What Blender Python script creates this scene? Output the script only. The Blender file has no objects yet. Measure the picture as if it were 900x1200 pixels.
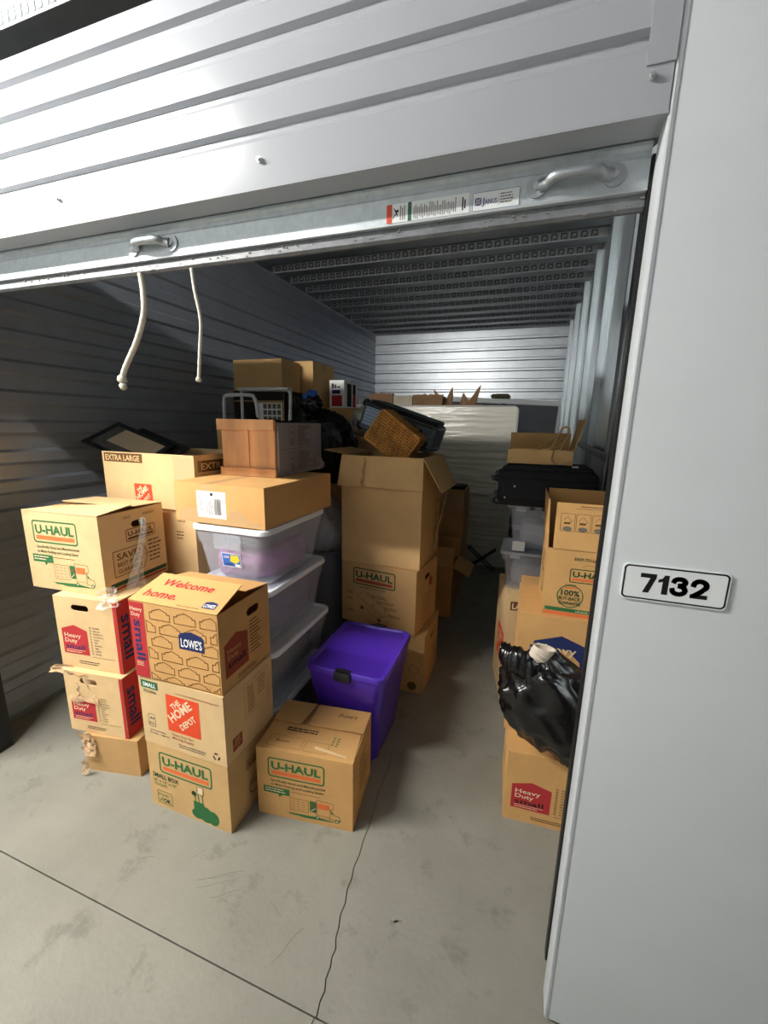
import bpy, bmesh, math, random
from mathutils import Vector, Matrix, noise
PI = math.pi
rnd = random.Random(11)
SC = bpy.context.scene
COL = SC.collection

# ------------------------------------------------------------------ camera, world, lights, exposure
def setup_camera():
    f = 483.07
    yaw, pitch, roll = -0.32814925, 0.20931114, 0.02018067
    cy, sy, cp, sp, cr, sr = math.cos(yaw), math.sin(yaw), math.cos(pitch), math.sin(pitch), math.cos(roll), math.sin(roll)
    B = Matrix(((1, 0, 0), (0, 0, -1), (0, 1, 0)))
    Ry = Matrix(((cy, -sy, 0), (sy, cy, 0), (0, 0, 1)))
    Rp = Matrix(((1, 0, 0), (0, cp, -sp), (0, sp, cp)))
    Rr = Matrix(((cr, -sr, 0), (sr, cr, 0), (0, 0, 1)))
    m = Rr @ Rp @ B @ Ry
    rot = Matrix((m[0], -m[1], -m[2])).transposed()
    cd = bpy.data.cameras.new('camera')
    cd.sensor_fit = 'HORIZONTAL'; cd.sensor_width = 36.0; cd.lens = f / 900 * 36
    cd.clip_start = 0.02; cd.clip_end = 100
    c = bpy.data.objects.new('camera', cd); COL.objects.link(c)
    c.matrix_world = Matrix.Translation((0, 0, 1.667)) @ rot.to_4x4()
    SC.camera = c
setup_camera()

WORLD_GREY = 0.14
w = bpy.data.worlds.new('world'); SC.world = w; w.use_nodes = True
w.node_tree.nodes['Background'].inputs[0].default_value = (0.93, 0.97, 1.0, 1)
w.node_tree.nodes['Background'].inputs[1].default_value = WORLD_GREY

TUBES = [(-1.63, -4.03, -0.03, 3.13, 540.0)]      # x0, x1, y, z, tube radiance; built at corridor_lamp below
TUBE_COLOR = (1.0, 0.975, 0.93)

SC.view_settings.view_transform = 'Standard'; SC.view_settings.look = 'None'
SC.view_settings.gamma = 1.0; SC.view_settings.use_curve_mapping = False
SC.view_settings.exposure = 0.42
SC.cycles.use_denoising = True
SC.cycles.max_bounces = 10; SC.cycles.transparent_max_bounces = 24; SC.cycles.diffuse_bounces = 6

# ------------------------------------------------------------------ materials
def lin(c):
    return tuple(((v / 255) / 12.92 if v / 255 <= 0.04045 else ((v / 255 + 0.055) / 1.055) ** 2.4) for v in c)
MAT = {}
def mat(name, rgb, rough=0.6, metal=0.0, spec=0.5, noise=None, bump=None, coat=0.0, stretch=(1, 1, 1), alpha=None, spots=None):
    """principled; noise=(scale, amount) varies the colour, bump=(scale, strength) the relief; alpha mixes in transparency"""
    m = bpy.data.materials.new(name); m.use_nodes = True
    nt = m.node_tree; N = nt.nodes; L = nt.links
    b = N['Principled BSDF']; c = (*lin(rgb), 1)
    b.inputs['Base Color'].default_value = c; b.inputs['Roughness'].default_value = rough
    b.inputs['Metallic'].default_value = metal; b.inputs['Specular IOR Level'].default_value = spec
    b.inputs['Coat Weight'].default_value = coat; b.inputs['Coat Roughness'].default_value = 0.12
    if noise or bump or spots:
        tc = N.new('ShaderNodeTexCoord'); mp = N.new('ShaderNodeMapping'); mp.inputs['Scale'].default_value = stretch
        L.new(tc.outputs['Object'], mp.inputs['Vector'])
    col = None
    if noise:
        n = N.new('ShaderNodeTexNoise'); n.inputs['Scale'].default_value = noise[0]; n.inputs['Detail'].default_value = 6; n.inputs['Roughness'].default_value = 0.62
        L.new(mp.outputs[0], n.inputs['Vector'])
        r = N.new('ShaderNodeValToRGB'); a = noise[1]
        r.color_ramp.elements[0].position = 0.28; r.color_ramp.elements[1].position = 0.72
        r.color_ramp.elements[0].color = (*[v * (1 - a) for v in c[:3]], 1)
        r.color_ramp.elements[1].color = (*[min(1, v * (1 + a)) for v in c[:3]], 1)
        L.new(n.outputs['Fac'], r.inputs['Fac']); col = r.outputs['Color']
        L.new(col, b.inputs['Base Color'])
    if spots:      # (scale, threshold, rgb, amount): scuffs or stains with a shape of their own
        n2 = N.new('ShaderNodeTexNoise'); n2.inputs['Scale'].default_value = spots[0]; n2.inputs['Detail'].default_value = 8; n2.inputs['Roughness'].default_value = 0.7
        L.new(mp.outputs[0], n2.inputs['Vector'])
        r2 = N.new('ShaderNodeValToRGB'); r2.color_ramp.elements[0].position = spots[1]; r2.color_ramp.elements[1].position = min(1, spots[1] + 0.1)
        mm = N.new('ShaderNodeMath'); mm.operation = 'MULTIPLY'; mm.inputs[1].default_value = spots[3]
        mx = N.new('ShaderNodeMixRGB'); mx.inputs[2].default_value = (*lin(spots[2]), 1)
        L.new(n2.outputs['Fac'], r2.inputs['Fac']); L.new(r2.outputs['Color'], mm.inputs[0]); L.new(mm.outputs[0], mx.inputs[0])
        if col: L.new(col, mx.inputs[1])
        else: mx.inputs[1].default_value = c
        L.new(mx.outputs[0], b.inputs['Base Color'])
    if bump:
        n = N.new('ShaderNodeTexNoise'); n.inputs['Scale'].default_value = bump[0]; n.inputs['Detail'].default_value = 5
        L.new(mp.outputs[0], n.inputs['Vector'])
        bp = N.new('ShaderNodeBump'); bp.inputs['Strength'].default_value = bump[1]; bp.inputs['Distance'].default_value = 0.01
        L.new(n.outputs['Fac'], bp.inputs['Height']); L.new(bp.outputs[0], b.inputs['Normal'])
    if alpha is not None:
        out = N['Material Output']; tr = N.new('ShaderNodeBsdfTransparent'); mx = N.new('ShaderNodeMixShader')
        tr.inputs[0].default_value = (0.97, 0.98, 1, 1)
        mx.inputs[0].default_value = alpha
        L.new(tr.outputs[0], mx.inputs[1]); L.new(b.outputs[0], mx.inputs[2]); L.new(mx.outputs[0], out.inputs['Surface'])
    MAT[name] = m
    return m
def card(name, rgb):
    """corrugated cardboard: fibre mottling, faint vertical fluting"""
    m = mat(name, rgb, rough=0.82, spec=0.25, noise=(5.0, 0.10), bump=(60, 0.05), spots=(9, 0.66, tuple(v * 0.80 for v in rgb), 0.45))
    nt = m.node_tree; N = nt.nodes; L = nt.links
    tc = next(n for n in N if n.type == 'TEX_COORD')
    sep = N.new('ShaderNodeSeparateXYZ'); ad = N.new('ShaderNodeMath'); ad.operation = 'ADD'
    L.new(tc.outputs['Object'], sep.inputs[0]); L.new(sep.outputs[0], ad.inputs[0]); L.new(sep.outputs[1], ad.inputs[1])
    ml = N.new('ShaderNodeMath'); ml.operation = 'MULTIPLY'; ml.inputs[1].default_value = 2 * PI / 0.007
    sn = N.new('ShaderNodeMath'); sn.operation = 'SINE'
    L.new(ad.outputs[0], ml.inputs[0]); L.new(ml.outputs[0], sn.inputs[0])
    bp = next(n for n in N if n.type == 'BUMP'); nz = bp.inputs['Height'].links[0].from_socket
    a2 = N.new('ShaderNodeMath'); a2.operation = 'MULTIPLY_ADD'; a2.inputs[1].default_value = 0.12
    L.new(sn.outputs[0], a2.inputs[0]); L.new(nz, a2.inputs[2]); L.new(a2.outputs[0], bp.inputs['Height'])
    return m
card('kraft', (202, 165, 112)); card('kraft_pale', (212, 180, 132)); card('kraft_warm', (202, 156, 98)); card('kraft_grey', (176, 143, 102)); card('kraft_dull', (188, 150, 100))
mat('white_steel', (172, 175, 180), rough=0.2, spec=0.5, noise=(2.5, 0.03), bump=(220, 0.02))
mat('corridor_paint', (165, 167, 168), rough=0.6); mat('white_panel', (200, 205, 207), rough=0.5, spec=0.4, noise=(1.6, 0.03), bump=(260, 0.05), spots=(2.2, 0.74, (160, 164, 166), 0.5), stretch=(1, 1, 2.2))
mat('galvanised', (178, 184, 188), rough=0.42, metal=0.75, noise=(18, 0.10), bump=(120, 0.02))
mat('galvanised_bar', (190, 198, 202), rough=0.45, metal=0.45, noise=(60, 0.10), bump=(200, 0.03))
mat('wall_steel', (158, 165, 175), rough=0.42, metal=0.5, noise=(6, 0.08))
mat('back_steel', (205, 211, 216), rough=0.38, metal=0.8, noise=(7, 0.08))
mat('stud_steel', (190, 198, 202), rough=0.36, metal=0.8, noise=(9, 0.16), stretch=(1, 1, 0.2))
mat('deck_steel', (150, 156, 160), rough=0.4, metal=0.8, noise=(9, 0.12))
mat('deck_web', (226, 231, 234), rough=0.5, metal=0.1, noise=(14, 0.12)); mat('deck_emboss', (128, 133, 136), rough=0.5, metal=0.3)  # same deck steel: web paled as if lit, embossing darkened as relief shade
mat('dark_rubber', (112, 115, 118), rough=0.5, noise=(30, 0.25))
mat('black_track', (22, 23, 25), rough=0.5)
mat('black_metal', (30, 31, 34), rough=0.35, spec=0.5)
mat('concrete', (134, 132, 121), rough=0.55, spec=0.35, noise=(2.4, 0.14), bump=(55, 0.14), spots=(6.5, 0.56, (106, 104, 95), 0.6))
mat('scuff', (112, 109, 98), rough=0.7); mat('concrete_gap', (62, 58, 52), rough=0.95)
mat('debris', (150, 142, 126), rough=0.9)
mat('uhaul_green', (52, 108, 62), rough=0.8, spec=0.2)
mat('uhaul_dark_green', (40, 72, 42), rough=0.8, spec=0.2)
mat('uhaul_orange', (222, 112, 62), rough=0.8, spec=0.2)
mat('depot_orange', (222, 78, 44), rough=0.8, spec=0.2)
mat('tag_green', (52, 104, 72), rough=0.8, spec=0.2)
mat('red_print', (176, 52, 54), rough=0.8, spec=0.2)
mat('rust_print', (150, 72, 52), rough=0.8, spec=0.2)
mat('navy_print', (38, 48, 92), rough=0.8, spec=0.2)
mat('black_print', (44, 38, 34), rough=0.85, spec=0.2)
mat('brown_print', (98, 70, 42), rough=0.85, spec=0.2)
mat('line_brown', (122, 84, 44), rough=0.85, spec=0.2)
mat('cream_print', (232, 205, 170), rough=0.85, spec=0.2)
mat('white_print', (236, 236, 232), rough=0.7, spec=0.3)
mat('grey_print', (112, 104, 94), rough=0.85, spec=0.2)
mat('sticker_blue', (48, 104, 190), rough=0.4); mat('sticker_yellow', (238, 206, 60), rough=0.4); mat('sticker_navy', (52, 66, 120), rough=0.5)
mat('sticker_paper', (226, 230, 230), rough=0.45); mat('sticker_red', (214, 68, 40), rough=0.5); mat('sticker_green', (44, 96, 72), rough=0.5)
mat('plate_white', (236, 240, 240), rough=0.25, spec=0.5); mat('plate_black', (14, 14, 15), rough=0.4)
mat('hole_dark', (20, 16, 12), rough=0.9)
mat('clear_tote', (218, 223, 231), rough=0.2, spec=0.6, alpha=0.21, noise=(3, 0.05))
mat('tote_lid', (238, 242, 246), rough=0.3, spec=0.5, alpha=0.92)
mat('clear_lid', (220, 226, 230), rough=0.25, spec=0.5, alpha=0.55)
mat('purple_plastic', (76, 40, 176), rough=0.34, spec=0.5, coat=0.15)
mat('clear_film', (235, 232, 224), rough=0.12, spec=0.8, alpha=0.30, bump=(40, 0.5))
mat('bag_film', (206, 206, 206), rough=0.2, spec=0.7, alpha=0.62, noise=(9, .2), bump=(30, 0.5)); mat('brown_film', (206, 172, 130), rough=0.25, spec=0.7, alpha=0.78, noise=(14, 0.2), bump=(50, 0.5))
mat('tape', (222, 200, 160), rough=0.12, spec=0.6, alpha=0.28, bump=(70, 0.3))
mat('bag_black', (10, 10, 11), rough=0.24, spec=0.6, bump=(14, 0.55))
mat('bag_blue', (36, 96, 190), rough=0.35)
mat('wood', (226, 168, 114), rough=0.5, spec=0.4, noise=(7, 0.28), stretch=(1, 1, 0.12), bump=(40, 0.05), spots=(6, 0.60, (150, 96, 56), 0.6))
mat('grey_board', (150, 143, 143), rough=0.7); mat('plum_print', (104, 66, 76), rough=0.8)
mat('tube_paint', (190, 194, 194), rough=0.3, spec=0.5)
mat('black_cloth', (16, 17, 20), rough=0.85, noise=(30, 0.3), bump=(300, 0.15))
mat('navy_cloth', (14, 15, 20), rough=0.8, noise=(25, 0.2), bump=(260, 0.12))
mat('wicker', (186, 128, 56), rough=0.6, noise=(16, 0.45)); mat('wicker_dark', (84, 50, 20), rough=0.7, noise=(16, 0.35))
mat('zigzag_blue', (132, 160, 188), rough=0.8); mat('zigzag_white', (206, 212, 216), rough=0.8); mat('case_grey', (84, 92, 100), rough=0.8, noise=(40, 0.3))
mat('mattress_film', (240, 237, 220), rough=0.13, spec=0.7, noise=(3, 0.05), bump=(9, 0.8), stretch=(0.5, 1, 4))
mat('mattress_low', (202, 200, 184), rough=0.4, spec=0.5, noise=(3, 0.08), bump=(6, 0.3))
mat('bin_grey', (92, 96, 104), rough=0.5); mat('white_cloth', (206, 204, 202), rough=0.8, noise=(10, 0.12))
mat('cloth_purple', (172, 112, 166), rough=0.9, noise=(8, 0.3)); mat('cloth_red', (170, 60, 66), rough=0.9, noise=(8, 0.25)); mat('cloth_grey', (112, 112, 122), rough=0.9, noise=(8, 0.3)); mat('cloth_dark', (60, 62, 74), rough=0.9, noise=(8, 0.3))
mat('rope_cream', (214, 208, 190), rough=0.85, noise=(90, 0.15)); mat('rope_tan', (176, 150, 110), rough=0.9, noise=(60, 0.3))
mat('frame_white', (214, 218, 218), rough=0.4); mat('panel_slate', (72, 78, 84), rough=0.6, noise=(4, 0.1))
mat('frame_black', (24, 24, 26), rough=0.35); mat('frame_glass', (92, 92, 90), rough=0.08, spec=0.8); mat('reflection_tan', (205, 182, 148), rough=0.5)
mat('paper_brown', (150, 116, 82), rough=0.85, noise=(9, 0.2)); mat('paper_pale', (206, 196, 176), rough=0.85, noise=(6, 0.1)); mat('camo', (88, 82, 62), rough=0.9, noise=(22, 0.5))
mat('steel_dull', (120, 124, 126), rough=0.45, metal=0.6); mat('tan_plastic', (190, 160, 112), rough=0.5); mat('shoe_cream', (216, 202, 184), rough=0.7, noise=(20, 0.1))
mat('bow_pink', (182, 160, 158), rough=0.7); mat('lamp_white', (235, 235, 235), rough=0.5); mat('rivet', (205, 208, 208), rough=0.3, metal=0.7)

# ------------------------------------------------------------------ builders
def obj(name, bm, m, parent=None, smooth=False, loc=None):
    if isinstance(bm, bmesh.types.BMesh):
        me = bpy.data.meshes.new(name)
        bmesh.ops.recalc_face_normals(bm, faces=bm.faces) if not getattr(bm, '_keep', False) else None
        bm.to_mesh(me); bm.free()
    else: me = bm
    if m and not me.materials: me.materials.append(MAT[m] if isinstance(m, str) else m)
    if smooth:
        for p in me.polygons: p.use_smooth = True
        if smooth != True: me.set_sharp_from_angle(angle=math.radians(smooth))
    o = bpy.data.objects.new(name, me); COL.objects.link(o)
    if parent: o.parent = parent
    if loc: o.location = loc
    return o
def tag(o, label, cat, group=None):
    o['label'] = label; o['category'] = cat
    if group: o['group'] = group
    return o
def thing(name, label, cat, loc=(0, 0, 0), rz=0, group=None, rot=None):
    o = bpy.data.objects.new(name, None); COL.objects.link(o)
    o.empty_display_size = 0.05
    o.location = loc; o.rotation_euler = rot if rot else (0, 0, rz)
    return tag(o, label, cat, group)
def struct(name, bm, m, parent=None, smooth=False):
    o = obj(name, bm, m, parent, smooth)
    if not parent: o['kind'] = 'structure'
    return o
def struct_root(name):
    o = bpy.data.objects.new(name, None); COL.objects.link(o); o['kind'] = 'structure'; o.empty_display_size = 0.05
    return o
def BM(): return bmesh.new()
def bx(bm, x0, x1, y0, y1, z0, z1, M=None):
    v = [bm.verts.new((x, y, z)) for z in (z0, z1) for y in (y0, y1) for x in (x0, x1)]
    for f in ((0, 2, 3, 1), (4, 5, 7, 6), (0, 1, 5, 4), (2, 6, 7, 3), (0, 4, 6, 2), (1, 3, 7, 5)): bm.faces.new([v[i] for i in f])
    if M is not None: bmesh.ops.transform(bm, matrix=M, verts=v)
    return v
def box(x0, x1, y0, y1, z0, z1, M=None):
    bm = BM(); bx(bm, x0, x1, y0, y1, z0, z1, M); return bm
def bev(bm, r, seg=2):
    bmesh.ops.bevel(bm, geom=list(bm.edges), offset=r, segments=seg, affect='EDGES', profile=0.5); return bm
def loft(bm, loops, close=True, cap0=True, cap1=True):
    rows = [[bm.verts.new(p) for p in lp] for lp in loops]; n = len(rows[0])
    for a, b in zip(rows, rows[1:]):
        for i in range(n if close else n - 1):
            j = (i + 1) % n; bm.faces.new((a[i], a[j], b[j], b[i]))
    if cap0: bm.faces.new(rows[0][::-1])
    if cap1: bm.faces.new(rows[-1])
    return rows
def tube(bm, path, r, n=8, caps=True):
    path = [Vector(p) for p in path]; loops = []; up = None
    for i, p in enumerate(path):
        t = (path[min(i + 1, len(path) - 1)] - path[max(i - 1, 0)]).normalized()
        if up is None: up = Vector((0, 0, 1)) if abs(t.z) < 0.9 else Vector((1, 0, 0))
        s = t.cross(up)
        if s.length < 1e-4: s = t.orthogonal()
        s.normalize(); up = s.cross(t).normalized()
        rr = r[i] if isinstance(r, (list, tuple)) else r
        loops.append([p + (s * math.cos(a) + up * math.sin(a)) * rr for a in (2 * PI * k / n for k in range(n))])
    loft(bm, loops, True, caps, caps)
def smooth_path(pts, n=8):
    pts = [Vector(p) for p in pts]; out = []
    for i in range(len(pts) - 1):
        p0 = pts[max(i - 1, 0)]; p1 = pts[i]; p2 = pts[i + 1]; p3 = pts[min(i + 2, len(pts) - 1)]
        for k in range(n):
            t = k / n
            out.append(0.5 * ((2 * p1) + (p2 - p0) * t + (2 * p0 - 5 * p1 + 4 * p2 - p3) * t * t + (3 * p1 - p0 - 3 * p2 + p3) * t ** 3))
    return out + [pts[-1]]
def rrect(w, d, r, z, n=4, cx=0, cy=0):
    o = []
    for k, (sx, sy) in enumerate(((1, -1), (1, 1), (-1, 1), (-1, -1))):
        for i in range(n + 1):
            a = (k - 1) * PI / 2 + i * PI / 2 / n
            o.append((cx + sx * (w / 2 - r) + r * math.cos(a), cy + sy * (d / 2 - r) + r * math.sin(a), z))
    return o
def disc(bm, c, axis, r, h, n=16):
    c = Vector(c); axis = Vector(axis).normalized(); tube(bm, [c, c + axis * h], r, n)
def fbm(p, o=3):
    return noise.fractal(Vector(p), 1.0, 2.0, o)
def lump(bm, c, rad, amp=0.12, fr=4.0, seed=0, fold=0.0, fr2=9.0, us=40, vs=26, shape=None, flat=None):
    """a soft lumpy body; fold gives sharp creases; flat = z below which it is squashed"""
    s = Vector((seed * 3.1, seed * 1.7, seed * 5.3)); loops = []
    for j in range(1, vs):
        th = PI * j / vs; lp = []
        for i in range(us):
            ph = 2 * PI * i / us
            d = Vector((math.sin(th) * math.cos(ph), math.sin(th) * math.sin(ph), -math.cos(th)))
            k = 1 + amp * fbm(d * fr * 0.5 + s) - fold * abs(noise.noise(d * fr2 * 0.5 + s * 2)) * 2
            if shape: k *= shape(d)
            p = Vector((d.x * rad[0], d.y * rad[1], d.z * rad[2])) * k
            if flat is not None and p.z < flat: p.z = flat + (p.z - flat) * 0.05
            lp.append(Vector(c) + p)
        loops.append(lp)
    loft(bm, loops)
    return bm
def sheet(bm, fn, nu, nv):
    g = [[bm.verts.new(fn(i / nu, j / nv)) for i in range(nu + 1)] for j in range(nv + 1)]
    for j in range(nv):
        for i in range(nu): bm.faces.new((g[j][i], g[j][i + 1], g[j + 1][i + 1], g[j + 1][i]))
    return g

# ------------------------------------------------------------------ flat print on surfaces
TXT = {}
def text_poly(s, bold, shear):
    k = (s, bold, shear)
    if k not in TXT:
        cu = bpy.data.curves.new('lettering', 'FONT'); cu.body = s; cu.size = 1.0; cu.offset = bold * 0.55 + 0.004; cu.shear = shear
        cu.resolution_u = 2; cu.fill_mode = 'FRONT'
        o = bpy.data.objects.new('lettering', cu); COL.objects.link(o)
        me = o.to_mesh(); vs = [(v.co.x, v.co.y) for v in me.vertices]; fs = [tuple(p.vertices) for p in me.polygons]
        o.to_mesh_clear(); bpy.data.objects.remove(o); bpy.data.curves.remove(cu)
        if vs:
            x0 = min(v[0] for v in vs); y0 = min(v[1] for v in vs); x1 = max(v[0] for v in vs); y1 = max(v[1] for v in vs)
        else: x0 = y0 = 0; x1 = y1 = 1
        TXT[k] = (vs, fs, x0, y0, x1, y1)
    return TXT[k]
class Print:
    """draws in the metres of one surface: fr(u, v, off) gives the point"""
    def __init__(s, parent, fr, name='printed_lettering', lift=0.0007):
        s.p = parent; s.fr = fr; s.name = name; s.b = {}; s.lift = lift
    def bm(s, m):
        if m not in s.b: s.b[m] = ([], [])
        return s.b[m]
    def add(s, vs, fs, m, layer):
        V, F = s.bm(m); n = len(V)
        V += [s.fr(u, v, s.lift + 0.0005 * layer) for u, v in vs]
        F += [tuple(n + i for i in f) for f in fs]
    def poly(s, pts, m, layer=0): s.add(pts, [tuple(range(len(pts)))], m, layer)
    def rect(s, x, y, w, h, m, layer=0, n=1):
        k = max(n, int(max(w, h) / 0.06) + 1)
        vs = [(x + w * i / k, y + h * j / k) for j in range(k + 1) for i in range(k + 1)]
        fs = [(j * (k + 1) + i, j * (k + 1) + i + 1, (j + 1) * (k + 1) + i + 1, (j + 1) * (k + 1) + i) for j in range(k) for i in range(k)]
        s.add(vs, fs, m, layer)
    def line(s, pts, wd, m, layer=0, closed=False):
        q = list(pts) + ([pts[0]] if closed else [])
        for (x0, y0), (x1, y1) in zip(q, q[1:]):
            l = math.hypot(x1 - x0, y1 - y0)
            if l < 1e-6: continue
            dx, dy = (x1 - x0) / l * wd / 2, (y1 - y0) / l * wd / 2
            k = max(1, int(l / 0.08)); vs = []; fs = []
            for i in range(k + 1):
                t = i / k; e = -1 if i == 0 else (1 if i == k else 0)
                cx, cy = x0 + (x1 - x0) * t + dx * e * 0.9, y0 + (y1 - y0) * t + dy * e * 0.9
                vs += [(cx + dy, cy - dx), (cx - dy, cy + dx)]
            for i in range(k): fs.append((2 * i, 2 * i + 2, 2 * i + 3, 2 * i + 1))
            s.add(vs, fs, m, layer)
    def rr(s, x, y, w, h, r, wd, m, layer=0):
        s.line([(p[0] + x + w / 2, p[1] + y + h / 2) for p in rrect(w, h, r, 0, 3)], wd, m, layer, True)
    def rrfill(s, x, y, w, h, r, m, layer=0):
        s.poly([(p[0] + x + w / 2, p[1] + y + h / 2) for p in rrect(w, h, r, 0, 4)], m, layer)
    def circ(s, x, y, r, m, layer=0, n=20, ry=None):
        s.poly([(x + r * math.cos(2 * PI * i / n), y + (ry or r) * math.sin(2 * PI * i / n)) for i in range(n)], m, layer)
    def ring(s, x, y, r, wd, m, layer=0, n=28):
        s.line([(x + r * math.cos(2 * PI * i / n), y + r * math.sin(2 * PI * i / n)) for i in range(n)], wd, m, layer, True)
    def text(s, t, x, y, h, m, width=None, layer=1, bold=0.0, shear=0.0, rot=0.0, align='l'):
        vs, fs, x0, y0, x1, y1 = text_poly(t, bold, shear)
        cap = 0.73
        sy = h / cap; sx = (width / max(1e-6, x1 - x0)) if width else sy
        W = (x1 - x0) * sx; ox = {'l': 0, 'c': -W / 2, 'r': -W}[align]
        ca, sa = math.cos(rot), math.sin(rot); out = []
        for vx, vy in vs:
            a, b = (vx - x0) * sx + ox, vy * sy
            out.append((x + a * ca - b * sa, y + a * sa + b * ca))
        s.add(out, fs, m, layer)
        return W
    def micro(s, x, y, w, rows, pitch, m, h=None, layer=1, seed=1, fill=0.9):
        """lines of print too small to read in the photograph"""
        r = random.Random(seed); h = h or pitch * 0.42
        for k in range(rows):
            cx = x; end = x + w * (fill - 0.25 * r.random())
            while cx < end:
                l = min(end - cx, h * (1.4 + 3 * r.random())); s.rect(cx, y - k * pitch, l, h, m, layer); cx += l + h * 0.55
    def done(s):
        me = bpy.data.meshes.new(s.name); VV = []; FF = []; mi = []
        for k, (m, (V, F)) in enumerate(s.b.items()):
            n = len(VV); VV += [tuple(v) for v in V]; FF += [tuple(n + i for i in f) for f in F]; mi += [k] * len(F)
            me.materials.append(MAT[m])
        me.from_pydata(VV, [], FF); me.polygons.foreach_set('material_index', mi); me.update()
        o = obj(s.name, me, None, s.p); o['kind'] = 'stuff'
        return o

# ------------------------------------------------------------------ cartons
T = 0.004
class Carton:
    def __init__(s, name, label, x, y, z, yaw, w, d, h, m='kraft', holes=(), amp=0.0018, group=None, closed=True, cat='cardboard box', tilt=(0, 0), seed=0):
        """x, y: front-left bottom corner; yaw in degrees"""
        a = math.radians(yaw)
        cx = x + math.cos(a) * w / 2 - math.sin(a) * d / 2; cy = y + math.sin(a) * w / 2 + math.cos(a) * d / 2
        s.root = thing(name, label, cat, (cx, cy, z), a, group, rot=(math.radians(tilt[0]), math.radians(tilt[1]), a))
        s.w, s.d, s.hh, s.m, s.amp, s.seed = w, d, h, m, amp, seed
        s.h = h - (0.0052 if closed else 0)
        s.holes = {k: (u, v, hw, hh) for k, u, v, hw, hh in holes}
        s.body()
    FR = {'F': ((-.5, -.5), (1, 0), (0, -1)), 'R': ((.5, -.5), (0, 1), (1, 0)), 'B': ((.5, .5), (-1, 0), (0, 1)), 'L': ((-.5, .5), (0, -1), (-1, 0))}
    def wid(s, f): return s.w if f in 'FB' else s.d
    def pt(s, f, u, v, off):
        o, U, n = s.FR[f]; W = s.wid(f)
        b = 0 if f in s.holes else s.amp * math.sin(PI * min(1, max(0, u / W))) * math.sin(PI * min(1, max(0, v / s.h)))
        k = off + b
        return Vector((o[0] * s.w + U[0] * u + n[0] * k, o[1] * s.d + U[1] * u + n[1] * k, v))
    def on(s, f, name='printed_lettering'): return Print(s.root, lambda u, v, off: s.pt(f, u, v, off), name)
    def body(s):
        bm = BM()
        for f in 'FRBL':
            W = s.wid(f)
            if f in s.holes:
                hu, hv, hw, hh = s.holes[f]; r = hh / 2
                pill = [(hu + sgn * (hw / 2 - r) + r * math.cos(a), hv + r * math.sin(a)) for sgn, rng in ((1, range(-3, 4)), (-1, range(3, 10))) for a in (k * PI / 6 for k in rng)]
                rings = []
                for off, ins in ((0, 0), (-T, T)):
                    outer = [bm.verts.new(s.pt(f, u, v, off)) for u, v in ((ins, 0), (W - ins, 0), (W - ins, s.h), (ins, s.h))]
                    inner = [bm.verts.new(s.pt(f, u, v, off)) for u, v in pill]
                    ed = [bm.edges.new((q[i], q[(i + 1) % len(q)])) for q in (outer, inner) for i in range(len(q))]
                    bmesh.ops.triangle_fill(bm, edges=ed, use_beauty=True); rings.append((outer, inner))
                (oa, ia), (ob, ib) = rings
                for i in range(len(ia)): bm.faces.new((ia[i], ia[(i + 1) % len(ia)], ib[(i + 1) % len(ia)], ib[i]))
                bm.faces.new((oa[3], oa[2], ob[2], ob[3]))
            else:
                n = 6
                g = sheet(bm, lambda u, v: s.pt(f, u * W, v * s.h, 0), n, n)
                q = [bm.verts.new(s.pt(f, u, v, -T)) for u, v in ((T, T), (W - T, T), (W - T, s.h), (T, s.h))]
                bm.faces.new(q)
                top = g[n]
                for i in range(n):
                    pass
                bm.faces.new([top[0]] + top[1:] + [q[2], q[3]])
        bmesh.ops.remove_doubles(bm, verts=bm.verts, dist=0.0004)
        w, d = s.w / 2, s.d / 2
        bm.faces.new([bm.verts.new(p) for p in ((-w, -d, 0), (w, -d, 0), (w, d, 0), (-w, d, 0))])
        bm.faces.new([bm.verts.new(p) for p in ((-w + T, -d + T, T), (w - T, -d + T, T), (w - T, d - T, T), (-w + T, d - T, T))])
        s.bodyo = obj('carton_body', bm, s.m, s.root)
    def flapframe(s, f, ang, dz=0.0, a0=0.0):
        o, U, n = s.FR[f]; a = math.radians(ang)
        V = Vector((-n[0] * math.cos(a), -n[1] * math.cos(a), math.sin(a))); Uv = Vector((U[0], U[1], 0)); N = Uv.cross(V)
        O = Vector((o[0] * s.w, o[1] * s.d, s.h + dz))
        return lambda u, v, off: O + Uv * u + V * v + N * off
    def flap(s, f, length, ang=0.0, u0=0.0, u1=1.0, dz=0.0002, curl=0.0, skew=(0, 0), m=None, name='flap', lift=0.0):
        """hinged on side f: 0 lies closed, 90 stands, 250 hangs outside; curl lifts the free edge, lift raises one end"""
        W = s.wid(f); fr = s.flapframe(f, ang, dz)
        P = lambda u, v, k: fr((u0 + (u1 - u0) * u) * W + skew[0] * v * (1 - u) + skew[1] * v * u, v * length, k * T + 0.0003 + curl * v * v + lift * v * u)
        bm = BM(); n = 5
        ga = sheet(bm, lambda u, v: P(u, v, 1), n, n); gb = sheet(bm, lambda u, v: P(u, v, 0), n, n)
        for a, b in ((ga[0], gb[0]), (ga[n], gb[n]), ([r[0] for r in ga], [r[0] for r in gb]), ([r[n] for r in ga], [r[n] for r in gb])):
            for i in range(n): bm.faces.new((a[i], a[i + 1], b[i + 1], b[i]))
        o = obj(name, bm, m or s.m, s.root)
        def frame(u, v, off):
            return fr(u0 * W + u, v, T + 0.0003 + off + curl * (v / length) ** 2 + lift * (v / length) * (u / W))
        return o, frame
    def close(s, **k):
        """the two long flaps shut, meeting in the middle"""
        s.flap('F', s.d / 2 - 0.001, **k); s.flap('B', s.d / 2 - 0.001, **k)
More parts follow.
